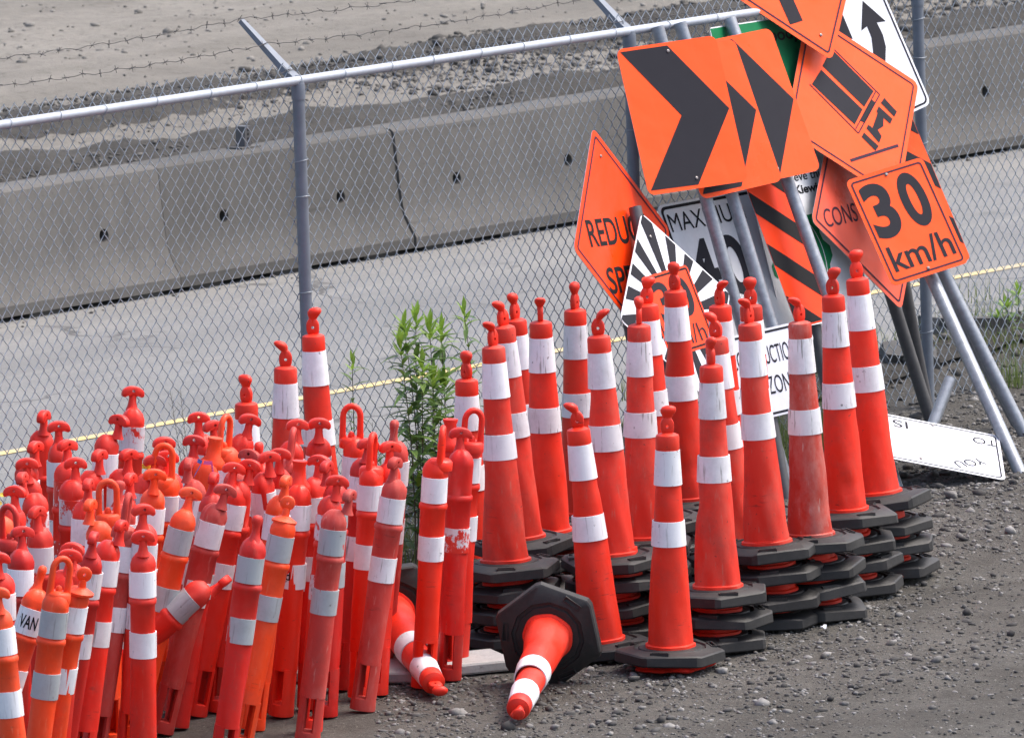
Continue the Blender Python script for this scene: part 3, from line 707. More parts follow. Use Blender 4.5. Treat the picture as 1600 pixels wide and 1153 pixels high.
# ================================================================== TRAFFIC CONES
HEXR, BT = 0.228, 0.056
def rot_hex(r, k=0.0, n=6): return [(r*math.cos(2*math.pi*i/n+k), r*math.sin(2*math.pi*i/n+k)) for i in range(n)]
def base_mesh(var):
    bm = bmesh.new(); n = 6; rg = random.Random(var)
    def hexpts(r):                                  # hexagon with clipped corners
        out = []
        for i in range(n):
            a = 2*math.pi*i/n
            for s in (-1, 1): out.append((r*math.cos(a+s*0.055), r*math.sin(a+s*0.055)))
        return out
    lv = [(HEXR*0.985, 0.0), (HEXR, 0.006), (HEXR*0.985, 0.040), (HEXR*0.955, 0.046)]
    rings = [[bm.verts.new((x, y, z+(0.004*math.sin(i*1.7+var) if z > 0.03 else 0))) for i, (x, y) in enumerate(hexpts(r))] for r, z in lv]
    m = 12
    circ = []
    for r, z in ((0.158, 0.056), (0.152, 0.058), (0.148, 0.050), (0.135, 0.050), (0.131, 0.057), (0.10, 0.0575), (0.085, 0.0575)):
        circ.append([bm.verts.new((r*math.cos(2*math.pi*(i//2)/n+(-0.16 if i % 2 == 0 else 0.16)*1.6), r*math.sin(2*math.pi*(i//2)/n+(-0.16 if i % 2 == 0 else 0.16)*1.6), z)) for i in range(m)])
    rr = rings+circ
    for k in range(len(rr)-1):
        for i in range(m):
            j = (i+1) % m; bm.faces.new((rr[k][i], rr[k][j], rr[k+1][j], rr[k+1][i]))
    bm.faces.new(rings[0][::-1]); bm.faces.new(circ[-1])
    for i in (0, 2, 4):                            # moulded grip slots, proud lips
        a = 2*math.pi*i/n+0.25; c, s = math.cos(a), math.sin(a)
        for d0, d1, e0, e1 in ((0.166, 0.170, -0.035, 0.035), (0.186, 0.190, -0.035, 0.035), (0.166, 0.190, -0.039, -0.035), (0.166, 0.190, 0.035, 0.039)):
            v0 = len(bm.verts); box(bm, d0, d1, e0, e1, 0.045, 0.0575); bm.verts.ensure_lookup_table()
            for v in bm.verts[v0:]: x, y = v.co.x, v.co.y; v.co.x, v.co.y = x*c-y*s, x*s+y*c
    for v in bm.verts:                              # sagging, chipped rim
        rr = math.hypot(v.co.x, v.co.y)/HEXR; an = math.atan2(v.co.y, v.co.x)
        if rr > 0.5 and v.co.z > 0.0005: v.co.z += (rr-0.5)*(0.012*math.sin(2*an+var*1.9)+0.007*math.sin(3*an+var*4.1))
        elif rr > 0.5: v.co.z += max(0.0, (rr-0.5)*(0.012*math.sin(2*an+var*1.9)+0.007*math.sin(3*an+var*4.1)))
        if rr > 0.9: k = 1-0.035*max(0.0, math.sin(7*an+var*3.3)*math.sin(3*an+var)); v.co.x *= k; v.co.y *= k
    return mesh_from(bm, 'rubber_base', M['rubber'], 30)
def cone_r(h): return 0.096-(0.096-0.0465)*h/0.90
def body_mesh(mat, top=0.905, var=0, wr=1.0):
    bm = bmesh.new(); prof = [(0.103, 0.055), (0.1025, 0.068), (cone_r(0.07), 0.072)]
    z = 0.10
    while z < top-0.02: prof.append((cone_r(z), z)); z += 0.03
    prof += [(cone_r(top), top)]
    ph = var*2.1
    rd = random.Random(var*11+3); dents = [(rd.uniform(0, 6.28), rd.uniform(0.12, 0.8), rd.uniform(0.05, 0.11), rd.uniform(0.003, 0.010)) for _ in range(5)]
    def jit(a, z):
        k = max(0.0, 1-z/0.5); q = 0.0
        for da, dz, dw, dd in dents:
            aa = (a-da+math.pi) % (2*math.pi)-math.pi; q -= dd*math.exp(-(aa*0.075/dw)**2*2-((z-dz)/dw)**2*2)
        return q+ wr*(0.0026*k*math.sin(3*a+ph+9*z)+0.0016*math.sin(2*a+ph*2+z*6)+0.002*k*math.sin(7*a+21*z+ph))
    lathe(bm, prof, 36, cap0=False, cap1=True, jit=jit); return mesh_from(bm, 'body', mat, 50)
def collar_mesh(mat):
    bm = bmesh.new(); lathe(bm, [(0.0478, 0.885), (0.0492, 0.890), (0.0488, 0.938), (0.046, 0.948), (0.036, 0.953), (0.024, 0.957)], 32, cap0=False); return mesh_from(bm, 'collar', mat, 40)
def cone_handle(mat, var):
    """flat neck with a through-hole, then a pinched bulb (bent on some)"""
    bm = bmesh.new(); n = 24; out = []; hole = []
    for i in range(n):
        a = 2*math.pi*i/n+math.pi/n; x, y = math.cos(a), math.sin(a)
        wx = 0.0275 if y < 0.2 else 0.0275-0.009*(y-0.2)/0.8
        sg = (abs(x)**0.6)*(1 if x > 0 else -1); sy = (abs(y)**0.75)*(1 if y > 0 else -1)
        out.append((sg*wx, sy*0.0375)); hole.append((0.0065*math.cos(a), 0.0065*math.sin(a)-0.004))
    slab(bm, out, -0.0115, 0.0115, hole, 0.004)
    bmesh.ops.rotate(bm, verts=bm.verts[:], cent=(0, 0, 0), matrix=Matrix.Rotation(R(90), 3, 'X'))
    bmesh.ops.translate(bm, verts=bm.verts[:], vec=(0, 0, 0.988))
    v0 = len(bm.verts)
    prof = [(0.0125, 1.002), (0.0125, 1.018), (0.017, 1.032), (0.0225, 1.045), (0.0235, 1.056), (0.0195, 1.067), (0.0095, 1.073)]
    lathe(bm, prof, 18); bm.verts.ensure_lookup_table()
    sx, sy, bend = ((1.3, 0.95, 0.0), (1.15, 1.0, 0.5), (1.4, 0.9, 0.12), (1.05, 1.05, -0.6), (1.25, 0.95, -0.25))[var % 5]
    for v in bm.verts[v0:]:
        d = v.co.z-1.012; v.co.x *= sx; v.co.y *= sy
        if d > 0: v.co.x += bend*d; v.co.z -= abs(bend)*d*0.35
    return mesh_from(bm, 'handle', mat, 55)
def sleeve_mesh(r0, z0, r1, z1, mat, seg=36, name='reflective_band'):
    bm = bmesh.new(); e = 0.0036; n = 4
    prof = [(r0-0.001, z0), (r0+e, z0+0.0006)]+[(r0+e+(r1-r0)*k/n, z0+(z1-z0)*k/n) for k in range(1, n)]+[(r1+e, z1-0.0006), (r1-0.001, z1)]
    lathe(bm, prof, seg, cap0=False, cap1=False); return mesh_from(bm, name, mat, 40)
bases = [base_mesh(k) for k in range(7)]
bodies = {('cone', k): body_mesh(M['cone'], var=k) for k in range(7)}; bodies.update({('cone2', k): body_mesh(M['cone2'], var=k+20, wr=1.5) for k in range(4)}); bodies[('scuffed', 0)] = body_mesh(M['scuffed'], var=5)
nested = [body_mesh(M['cone'], top=0.17, var=k+7, wr=1.2) for k in range(2)]
collars = {k: collar_mesh(M[k]) for k in ('cone', 'cone2', 'scuffed')}
handles = {k: cone_handle(M['cone'], k) for k in range(5)}
cbands = {}
for nm, mt in (('c', 'band'), ('s', 'band_streaky')):
    cbands[nm] = (sleeve_mesh(cone_r(0.740), 0.740, cone_r(0.886), 0.886, M[mt]), sleeve_mesh(cone_r(0.485), 0.485, cone_r(0.590), 0.590, M[mt]))
CG = 'orange traffic cones stacked on hexagonal rubber bases'
def cone_parts(o, k, hv, yaw, mat='cone', band='c', L=1.08):
    obj('rubber_base', bases[k % 7], o, rot=(0, 0, yaw))
    obj('body', bodies[(mat, {'cone': k % 7, 'cone2': k % 4, 'scuffed': 0}[mat])], o, rot=(0, 0, yaw*1.3))
    for b in cbands[band]: obj('reflective_band', b, o, rot=(0, 0, yaw*2.1))
    c = obj('collar', collars[mat], o); h = obj('handle', handles[hv], o, rot=(0, 0, yaw*3.7))
CONE_NOTE = {'A': ('beside the steel fence post, with streaky bands', 'fence post, streaky cone'), 'B': ('right in front of the steel fence post', 'cone before the fence post'),
 'C': ('lowest of the three cones by the fence post', 'x'), 'D': ('standing alone in front of the leafy weeds', 'x'), 'c1': ('topping a stack next to the dark red posts', 'cone next to the dark red posts'),
 'c2': ('just behind the cone next to the dark red posts', 'cone behind that beside the dark red posts'), 'c3': ('peeking between two cones right of the weeds', 'cone peeking out right of the weeds'),
 'c4': ('with a hooked bent knob, near the weeds', 'cone with the hooked bent knob'), 'c5': ('close to the fence beside the REDUCE SPEED sign', 'x'), 'c6': ('directly behind the cone whose foot is hidden', 'cone behind the one with hidden foot'),
 'c7': ('with its foot hidden behind the toppled cone', 'x'), 'c8': ('half hidden before the sunburst sign corner', 'half hidden cone before the sunburst sign'), 'c9': ('with black grime streaks, in front of the sunburst sign', 'grime-streaked cone'),
 'c10': ('right in front of the orange 30 km/h sunburst panel', 'cone before the sunburst panel'), 'c11': ('with broad neck plate, below the MAXIMUM sign', 'cone below the MAXIMUM sign'), 'c12': ('tucked behind the grimy cone on three bases', 'cone tucked behind the grimy one'),
 'c13': ('with grimy upper band, on a stack of three', 'grimy-banded cone'), 'c14': ('standing alone on a crushed red sleeve', 'x'), 'c15': ('mostly hidden, touching the CONSTRUCTION ZONE sign', 'cone touching the CONSTRUCTION ZONE sign'),
 'c16': ('beside the CONSTRUCTION ZONE sign, next to the scuffed cone', 'cone left of the scuffed one'), 'c17': ('with scuffed pale body, topping a stack of four', 'scuffed pale cone'),
 'c18': ('between the scuffed cone and the lying white sign', 'cone next to the scuffed one'), 'c19': ('topping the stack nearest the lying white sign', 'cone nearest the lying white sign')}
BASE_YAW = {}
for i, (nm, x, y, n, lean, L) in enumerate(CONES):
    if nm == 'c14': y -= 0.15
    if nm == 'C': y -= 0.12
    a = Vector((lean, random.uniform(-0.015, 0.015), 1.0)).normalized(); z0 = (n-1)*0.095+(0.03 if nm == 'c14' else 0.0)
    top = Vector((x, y, z0)); yaw0 = random.uniform(0, 1.05)
    if nm == 'c14': yaw0 = 0.02
    note, short = CONE_NOTE[nm]
    o = empty('traffic_cone', axis_matrix(top, a), 'orange traffic cone '+note, 'traffic cone', CG)
    sc = L/1.075; o.scale = (1, 1, sc)
    cone_parts(o, i, (i*3+1) % 5 if nm not in ('c4', 'c17') else 3, yaw0, 'scuffed' if nm == 'c17' else 'cone2' if nm in ('c16', 'c13', 'c6', 'c9', 'c2', 'c12', 'A', 'c1') else 'cone', 's' if nm in ('A', 'c6', 'c9', 'c17', 'c13', 'c5', 'c4', 'c11', 'c2', 'c18') else 'c')
    for j in range(1, n):
        p = top-a*((0.095*j+random.uniform(-0.007, 0.007))/a.z)
        p += Vector((random.uniform(-0.014, 0.014), random.uniform(-0.014, 0.014), 0)); tl = Vector((a.x+random.uniform(-0.06, 0.06), a.y+random.uniform(-0.06, 0.06), 1))
        if p.z < 0.02: p.z = 0.0; tl = Vector((0, 0, 1))
        nm2 = ('second', 'third', 'fourth')[j-1]
        lab = 'nested cone, %s down in the stack, %s' % (nm2, short)
        q = empty('traffic_cone', axis_matrix(p, tl), lab, 'traffic cone', CG)
        yw = yaw0+random.uniform(-0.5, 0.5)
        obj('rubber_base', bases[(i*2+j*3) % 7], q, rot=(0, 0, yw)); obj('body', nested[(i+j) % 2], q, rot=(0, 0, yw))
# crushed sleeve under the single cone
bm = bmesh.new()
lathe(bm, [(0.10, 0.001), (0.15, 0.004), (0.158, 0.012), (0.145, 0.022), (0.12, 0.034), (0.09, 0.038)], 40, jit=lambda a, z: 0.016*math.sin(5*a+1)+0.010*math.sin(9*a+40*z)+0.004*math.sin(23*a))
for v in bm.verts: v.co.z = max(0.001, v.co.z*(0.9+0.25*math.sin(4*math.atan2(v.co.y, v.co.x))))
c14 = [c for c in CONES if c[0] == 'c14'][0]
tag(obj('crushed_cone_sleeve', mesh_from(bm, 'crushed_cone_sleeve', M['red'], 60), loc=(c14[1]+0.01, c14[2]-0.17, 0.0)), 'crushed red plastic sleeve flattened under a single traffic cone', 'plastic scrap')
# toppled cones: base on edge, tip towards the gravel
def toppled(px, py, ax, label, yaw, k):
    a = Vector((ax, -1.0, -0.155)).normalized(); flat = HEXR*math.cos(R(30))
    o = empty('traffic_cone', axis_matrix((px, py, flat*0.985), a, yaw), label, 'traffic cone', 'toppled traffic cones'); cone_parts(o, k, k, 0.0)
    return o
toppled(0.118, -8.26, -0.15, 'toppled orange traffic cone lying with its black hexagonal base upright', R(30), 1)
toppled(-0.545, -7.62, 0.20, 'toppled orange traffic cone half hidden behind the leaning red delineator posts', R(12), 2)

# ================================================================== DELINEATOR POSTS
RT = 0.0505
def tube_body(mat, var):
    bm = bmesh.new(); z0 = 0.19
    prof = [(RT*1.0, z0)]+[(RT, z) for z in (0.23, 0.34, 0.44, 0.530, 0.632)]
    prof += [(RT, 0.738), (RT*1.10, 0.744), (RT*1.12, 0.753), (RT*1.10, 0.762), (RT*0.99, 0.768), (RT*0.99, 0.82), (RT*0.99, 0.878), (RT*1.03, 0.888), (RT*1.02, 0.905), (RT*0.86, 0.928), (RT*0.55, 0.945), (RT*0.34, 0.952)]
    ph = var*1.9
    def jit(a, z): return (0.0022*math.sin(2*a+ph+z*7)+0.0012*math.sin(5*a+ph*3+z*15)+(0.004*max(0, math.sin(3*a+ph))*(1 if z > 0.88 else 0)*-1)) * (1.6 if var == 3 else 1.0)
    lathe(bm, prof, 28, jit=jit, cap0=True, cap1=True); return mesh_from(bm, 'tube', mat, 42)
def foot_mesh(mat):
    """hollow foot: closed ring at the ground, two walls with a slot between them on either side"""
    bm = bmesh.new(); lathe(bm, [(RT*0.8, 0.0), (RT*1.02, 0.001), (RT*1.04, 0.008), (RT*1.0, 0.048), (RT*0.8, 0.052)], 28)
    for c0 in (0.0, math.pi):
        n = 10; rows = []
        for i in range(n+1):
            a = c0-1.12+2.24*i/n; cx, sy = math.cos(a), math.sin(a)
            rows.append([bm.verts.new((r*cx, r*sy, z)) for r, z in ((RT, 0.045), (RT, 0.197), (RT*0.72, 0.197), (RT*0.72, 0.045))])
        for i in range(n):
            for k in range(4): bm.faces.new((rows[i][k], rows[i+1][k], rows[i+1][(k+1) % 4], rows[i][(k+1) % 4]))
        bm.faces.new(rows[0]); bm.faces.new(rows[-1][::-1])
    bmesh.ops.recalc_face_normals(bm, faces=bm.faces)
    return mesh_from(bm, 'foot', mat, 42)
def arc_outline():
    """mushroom arch: domed top, flat drooping underside"""
    pts = []
    for i in range(13):
        a = math.pi*i/12; pts.append((0.0475*math.cos(a), 0.010+0.034*math.sin(a)**0.85))
    pts += [(-0.0465, 0.002), (-0.038, -0.003), (-0.022, 0.003), (-0.010, 0.001), (0.010, 0.001), (0.022, 0.003), (0.038, -0.003), (0.0465, 0.002)]
    return pts
def handle_mesh(kind, mat):
    bm = bmesh.new()
    if kind == 'T':
        o = arc_outline(); n = len(o); hole = []
        for i, (x, y) in enumerate(o): a = math.atan2(y-0.022, x); hole.append((0.0062*math.cos(a), 0.024+0.0062*math.sin(a)))
        slab(bm, o, -0.0155, 0.0155, hole, 0.004)
        bmesh.ops.rotate(bm, verts=bm.verts[:], cent=(0, 0, 0), matrix=Matrix.Rotation(R(90), 3, 'X'))
        bmesh.ops.translate(bm, verts=bm.verts[:], vec=(0, 0, 0.996))
        lathe(bm, [(0.028, 0.938), (0.021, 0.955), (0.0165, 0.975), (0.0155, 1.006)], 16)
    elif kind == 'L':
        pts = [(-0.036, 0, 0.93), (-0.036, 0, 0.97), (-0.0355, 0, 1.035)]
        pts += [(-0.0355*math.cos(a), 0, 1.035+0.042*math.sin(a)) for a in np.linspace(0.25, math.pi-0.25, 9)]
        pts += [(0.0355, 0, 1.035), (0.036, 0, 0.97), (0.036, 0, 0.93)]
        tube(bm, pts, [0.0155, 0.0135]+[0.0128]*(len(pts)-4)+[0.0135, 0.0155], 12)
        lathe(bm, [(0.013, 0.94), (0.014, 0.957), (0.010, 0.968), (0.003, 0.972)], 12)
        lathe(bm, [(RT*0.98, 0.905), (RT, 0.915), (RT*0.98, 0.938), (RT*0.8, 0.948)], 24)
    elif kind == 'O':
        n = 20; slab(bm, [(0.030*math.cos(2*math.pi*i/n), 0.030*math.sin(2*math.pi*i/n)) for i in range(n)], -0.009, 0.009, [(0.006*math.cos(2*math.pi*i/n), 0.006*math.sin(2*math.pi*i/n)) for i in range(n)], 0.004)
        bmesh.ops.rotate(bm, verts=bm.verts[:], cent=(0, 0, 0), matrix=Matrix.Rotation(R(90), 3, 'X'))
        bmesh.ops.translate(bm, verts=bm.verts[:], vec=(0, 0, 1.006))
        lathe(bm, [(RT*0.98, 0.925), (RT*1.02, 0.935), (RT*0.7, 0.945), (0.016, 0.955), (0.013, 0.985)], 20)
    elif kind == 'K':
        lathe(bm, [(0.03, 0.935), (0.02, 0.955), (0.0155, 0.975), (0.016, 1.0), (0.0205, 1.012), (0.0215, 1.026), (0.016, 1.038), (0.006, 1.042)], 18)
        for v in bm.verts:
            if v.co.z > 1.005: v.co.x *= 1.18; v.co.y *= 0.82
    elif kind == 'C':                               # tapered funnel cap
        lathe(bm, [(RT*0.99, 0.915), (RT*1.04, 0.925), (RT*0.98, 0.945), (RT*0.62, 0.965), (RT*0.50, 1.02), (RT*0.62, 1.036), (RT*0.60, 1.042)], 24)
    return mesh_from(bm, 'handle', mat, 50)
COLN = {'r': ('red', 'red'), 'd': ('darkred', 'dark red'), 'f': ('faded', 'faded pinkish red'), 'o': ('orange', 'orange'), 'b': ('bright', 'bright red-orange')}
HNDN = {'T': 'mushroom handle', 'L': 'loop handle', 'O': 'disc handle', 'K': 'knob handle', 'C': 'funnel cap'}
BNDN = {'n': 'no bands left', 'c': 'two white bands', 's': 'streaky white bands', 'g': 'worn grey bands', 'p': 'peeling white bands', 'q': 'peeled lower band', 'v': 'lettered white band', 'w': 'lettered white bands'}
pcache = {}
MARKED = {45: 'bright red-orange post with an upright loop handle before the leafy weeds', 54: 'dark red post with a peeled lower band beside the cone stacks', 9: 'orange post with a wide loop handle facing the road', 8: 'tallest red post, bands flaking, against the fence', 46: 'orange post with a split disc handle and worn grey bands', 0: 'bare red post standing rearmost against the fence', 35: 'red post tumbled over, lying across the others'}
LANDMARK = {30: 'post lettered VAN', 16: 'ribboned post', 10: 'yellow-tagged post', 43: 'funnel-capped lettered post', 45: 'bright upright loop post', 54: 'peeled dark red post', 9: 'orange loop post', 8: 'tallest red post', 46: 'orange disc-topped post', 0: 'rearmost bare post', 35: 'tumbled post'}
def cached(key, fn):
    if key not in pcache: pcache[key] = fn()
    return pcache[key]
def pband(z0, z1, mt): return cached(('b', z0, mt), lambda: sleeve_mesh(RT*0.995, z0, RT*0.995, z1, M[mt], 28))
def text_mesh(body, height, length, mat, bold=0.0, name='legend', shear=0.0):
    cu_ = bpy.data.curves.new('txt', 'FONT'); cu_.body = body; cu_.size = 1.0; cu_.offset = bold; cu_.resolution_u = 8
    o = bpy.data.objects.new('txt', cu_); C.objects.link(o); dg = bpy.context.evaluated_depsgraph_get()
    me = bpy.data.meshes.new_from_object(o.evaluated_get(dg)); bpy.data.objects.remove(o); bpy.data.curves.remove(cu_)
    n = len(me.vertices); co = np.empty(n*3, np.float32); me.vertices.foreach_get('co', co); co = co.reshape(-1, 3)
    lo, hi = co.min(0), co.max(0); cap = hi[1]-lo[1]
    co[:, 0] = (co[:, 0]-lo[0])*(length/(hi[0]-lo[0])); co[:, 1] = (co[:, 1]-lo[1])*(height/cap); co[:, 2] = 0
    me.vertices.foreach_set('co', co.reshape(-1)); me.update(); me.name = name; me.materials.clear(); me.materials.append(mat); return me
def wrap_text(o, body, zc, h, length, a0):
    me = text_mesh(body, h, length, M['black'], 0.02, 'lettering'); r = RT+0.0045
    bm = bmesh.new(); bm.from_mesh(me); bmesh.ops.subdivide_edges(bm, edges=bm.edges[:], cuts=1)
    for v in bm.verts: a = a0+(v.co.x-length/2)/r; z = zc+v.co.y-h/2; v.co = Vector((r*math.sin(a), -r*math.cos(a), z))
    bm.to_mesh(me); bm.free(); return obj('lettering', me, o)
for i, (x, y, lean, ty, col, yaw, bd) in enumerate(POSTS):
    mk, cn = COLN[col]
    a = Vector((lean, random.uniform(-0.05, 0.05) if abs(lean) < 0.6 else 0.0, 1.0))
    ln = 'tumbled over' if abs(lean) > 0.6 else 'leaning hard' if abs(lean) > 0.22 else 'leaning' if abs(lean) > 0.09 else 'upright'
    near = min(((math.hypot(x-POSTS[k][0], (y-POSTS[k][1])*0.5), nmk) for k, nmk in LANDMARK.items() if k != i), default=(9, ''))[1]
    lab = '%s %s post, %s, %s, near the %s' % (ln, cn, HNDN[ty], BNDN[bd], near)
    if bd == 'v': lab = 'orange delineator post leaning hard, lettered VAN on its white band'
    if bd == 'w': lab = 'bright red-orange delineator post with funnel cap and small black letters on a band'
    if i in MARKED: lab = MARKED[i]
    if i == 16: lab = 'orange capped delineator post tied with pink and blue ribbon'
    if i == 10: lab = 'red delineator post with a yellow tag tied around its neck'
    o = empty('delineator_post', axis_matrix((x, y, 0.0), a), lab, 'delineator post', 'delineator posts crowded along the fence')
    yr = R(yaw)
    obj('tube', cached(('t', mk, i % 4), lambda: tube_body(M[mk], i % 4)), o, rot=(0, 0, i*1.3))
    obj('foot', cached(('f', mk), lambda: foot_mesh(M[mk])), o, rot=(0, 0, random.uniform(-0.5, 0.5)))
    obj('handle', cached(('h', ty, mk), lambda: handle_mesh(ty, M[mk])), o, rot=(random.uniform(-0.05, 0.05), random.uniform(-0.03, 0.03), yr))
    mt = {'c': 'band', 's': 'band_streaky', 'g': 'band_grey', 'p': 'band_peeled', 'q': 'band_peeled', 'v': 'band', 'w': 'band', 'n': None}[bd]
    if mt:
        if bd != 'q': obj('reflective_band', pband(0.772, 0.876, mt), o, rot=(0, 0, i*0.9))
        obj('reflective_band', pband(0.530, 0.632, mt), o, rot=(0, 0, i*1.7))
    if bd == 'v': wrap_text(o, 'VAN', 0.824, 0.052, 0.075, -0.1)
    if bd == 'w': wrap_text(o, 'ad', 0.585, 0.036, 0.042, -0.55)
    if i == 16:
        for cc, nm, a0, dr in (((0.8, 0.16, 0.42), 'pink', 0.6, 0.11), ((0.06, 0.16, 0.5), 'blue', -0.5, 0.05)):
            m_ = simple(nm+'_ribbon_film', cc, 0.5, 0, 30, 0.7, 0.5, 0.0); bm = bmesh.new(); pr = None
            for k in range(13):
                f = k/12.0; an = a0-0.9+1.8*f if k < 7 else a0+0.0; rr = RT*0.66+0.004+(0.0 if k < 7 else (k-6)*0.009)
                z = 0.945-(0 if k < 7 else (k-6)*dr/6)
                P = Vector((rr*math.sin(an), -rr*math.cos(an), z)); cur = [bm.verts.new(P+Vector((0, 0, 0.010))), bm.verts.new(P-Vector((0.003, 0, 0.006)))]
                if pr: bm.faces.new((pr[0], pr[1], cur[1], cur[0]))
                pr = cur
            obj('ribbon', mesh_from(bm, 'ribbon', m_), o)
    if i == 10:
        bm = bmesh.new(); lathe(bm, [(0.019, 0.975), (0.0195, 0.992)], 16, cap0=False, cap1=False)
        obj('tag', mesh_from(bm, 'tag', M['flower']), o)
# rubber feet left lying between the posts
def rub_base(x, y, yaw, lx, ly, mat, label, tread=False):
    bm = bmesh.new(); n = 4
    slab(bm, [(-lx, -ly), (lx, -ly), (lx, ly), (-lx, ly)], 0.0, 0.045, None, 0.008)
    o = obj('rubber_slab', mesh_from(bm, 'rubber_slab', mat), loc=(x, y, 0.0), rot=(0, 0, yaw)); tag(o, label, 'slab')
    if tread:
        bm = bmesh.new()
        for r_ in range(-5, 6):
            for c_ in range(-5, 6): box(bm, c_*lx/6-0.013, c_*lx/6+0.013, r_*ly/6-0.006+0.008*(c_ % 2), r_*ly/6+0.004+0.008*(c_ % 2), 0.044, 0.051)
        obj('tread', mesh_from(bm, 'tread', mat), o)
rub_base(-0.215, -7.93, 0.35, 0.15, 0.15, M['slab'], 'pale grey concrete slab lying by the dark red posts')
rub_base(-0.56, -8.02, -0.2, 0.16, 0.2, M['slab'], 'pale grey slab under the bright orange posts')
rub_base(-1.25, -7.78, 0.25, 0.17, 0.17, M['greyrubber'], 'grey treaded rubber slab among the red posts', True)
rub_base(-0.72, -7.45, 0.6, 0.2, 0.2, M['rubber'], 'black rubber slab lying behind the leaning red posts')
rub_base(-0.98, -7.95, 0.1, 0.18, 0.18, M['greyrubber'], 'plain grey rubber slab among the red posts')

# ================================================================== SIGNS
def rrect(w_, h_, r, n=5):
    pts = []
    for cx, cy, a0 in ((w_/2-r, h_/2-r, 0), (-w_/2+r, h_/2-r, 90), (-w_/2+r, -h_/2+r, 180), (w_/2-r, -h_/2+r, 270)):
        for i in range(n+1): a = R(a0+90*i/n); pts.append((cx+r*math.cos(a), cy+r*math.sin(a)))
    return pts
ART_Z = 0.0014
class Sign:
    def __init__(self, key, name, label, face, cat='sign', group='road signs leaning on the fence', radius=0.035, parent=None):
        Cc, U, V, w_, h_ = SIGNS[key]; U, V = Vector(U), Vector(V); Nn = U.cross(-V)
        self.w, self.h, self.C, self.N = w_, h_, Vector(Cc), Nn
        m4 = Matrix(((U.x, -V.x, Nn.x, Cc[0]), (U.y, -V.y, Nn.y, Cc[1]), (U.z, -V.z, Nn.z, Cc[2]), (0, 0, 0, 1))); self.m4 = m4
        self.root = m4 if parent is None else parent.root
        if parent is None: self.o = empty(name, m4, label, cat, group)
        else: self.o = parent.o
        bm = bmesh.new(); out = rrect(w_, h_, radius); n = len(out)
        f = [bm.verts.new((x, y, 0)) for x, y in out]; b = [bm.verts.new((x, y, -0.003)) for x, y in out]
        ff = bm.faces.new(f); bf = bm.faces.new(b[::-1])
        for i in range(n): bm.faces.new((f[i], b[i], b[(i+1) % n], f[(i+1) % n]))
        for fc in bm.faces: fc.material_index = 1
        ff.material_index = 0
        self.panel = obj(name if parent else 'panel', mesh_from(bm, 'panel', [face, M['alu']]), self.o, mat4=self.root.inverted() @ m4)
    def xy(self, u, v): return ((u-0.5)*self.w, (0.5-v)*self.h)
    def poly(self, pts, mat, name='symbol', z=ART_Z):
        bm = bmesh.new(); vs = [bm.verts.new((*self.xy(u, v), 0.0)) for u, v in pts]; f = bm.faces.new(vs)
        bm.normal_update()
        if f.normal.z < 0: f.normal_flip()
        bmesh.ops.triangulate(bm, faces=bm.faces[:])
        o = obj(name, mesh_from(bm, name, mat), self.panel, loc=(0, 0, z)); return o
    def ring(self, i0, i1, r, mat, name='border', w_=None, h_=None, c=(0.5, 0.5), ang=0.0, z=ART_Z):
        w_ = w_ or self.w; h_ = h_ or self.h
        bm = bmesh.new(); A = rrect(w_-2*i0, h_-2*i0, max(0.004, r-i0*0.5)); B = rrect(w_-2*i1, h_-2*i1, max(0.003, r-i1*0.6)); n = len(A)
        a = [bm.verts.new((x, y, 0)) for x, y in A]; b = [bm.verts.new((x, y, 0)) for x, y in B]
        for i in range(n): bm.faces.new((a[i], a[(i+1) % n], b[(i+1) % n], b[i]))
        x, y = self.xy(*c); return obj(name, mesh_from(bm, name, mat), self.panel, loc=(x, y, z), rot=(0, 0, ang))
    def plate(self, w_, h_, r, mat, c, ang, z, name='patch'):
        bm = bmesh.new(); bm.faces.new([bm.verts.new((x, y, 0)) for x, y in rrect(w_, h_, r)]); x, y = self.xy(*c)
        return obj(name, mesh_from(bm, name, mat), self.panel, loc=(x, y, z), rot=(0, 0, ang))
    def text(self, body, u, v, ang, h, length, mat, bold=0.02, z=ART_Z):
        me = text_mesh(body, h, length, mat, bold); x, y = self.xy(u, v)
        return obj('legend', me, self.panel, loc=(x, y, z), rot=(0, 0, ang))
    def bolts(self, pts):
        bm = bmesh.new(); lathe(bm, [(0.0075, 0), (0.0075, 0.004), (0.004, 0.006)], 8); me = mesh_from(bm, 'bolt', M['bolt'])
        for u, v in pts: x, y = self.xy(u, v); obj('bolt', me, self.panel, loc=(x, y, 0.0005))
    def pole(self, T, B, mat='pipe', r=0.029):
        inv = self.root.inverted(); bm = bmesh.new(); T, B = inv @ Vector(T), inv @ Vector(B)
        d = (T-B).normalized(); tube(bm, [B-d*0.04, B, T], r, 20)
        ringa = bm.faces
        return obj('pole', mesh_from(bm, 'pole', M[mat], 50), self.o)
CH = [(0.035, 0.022), (0.505, 0.022), (0.972, 0.5), (0.505, 0.975), (0.03, 0.968), (0.493, 0.5)]
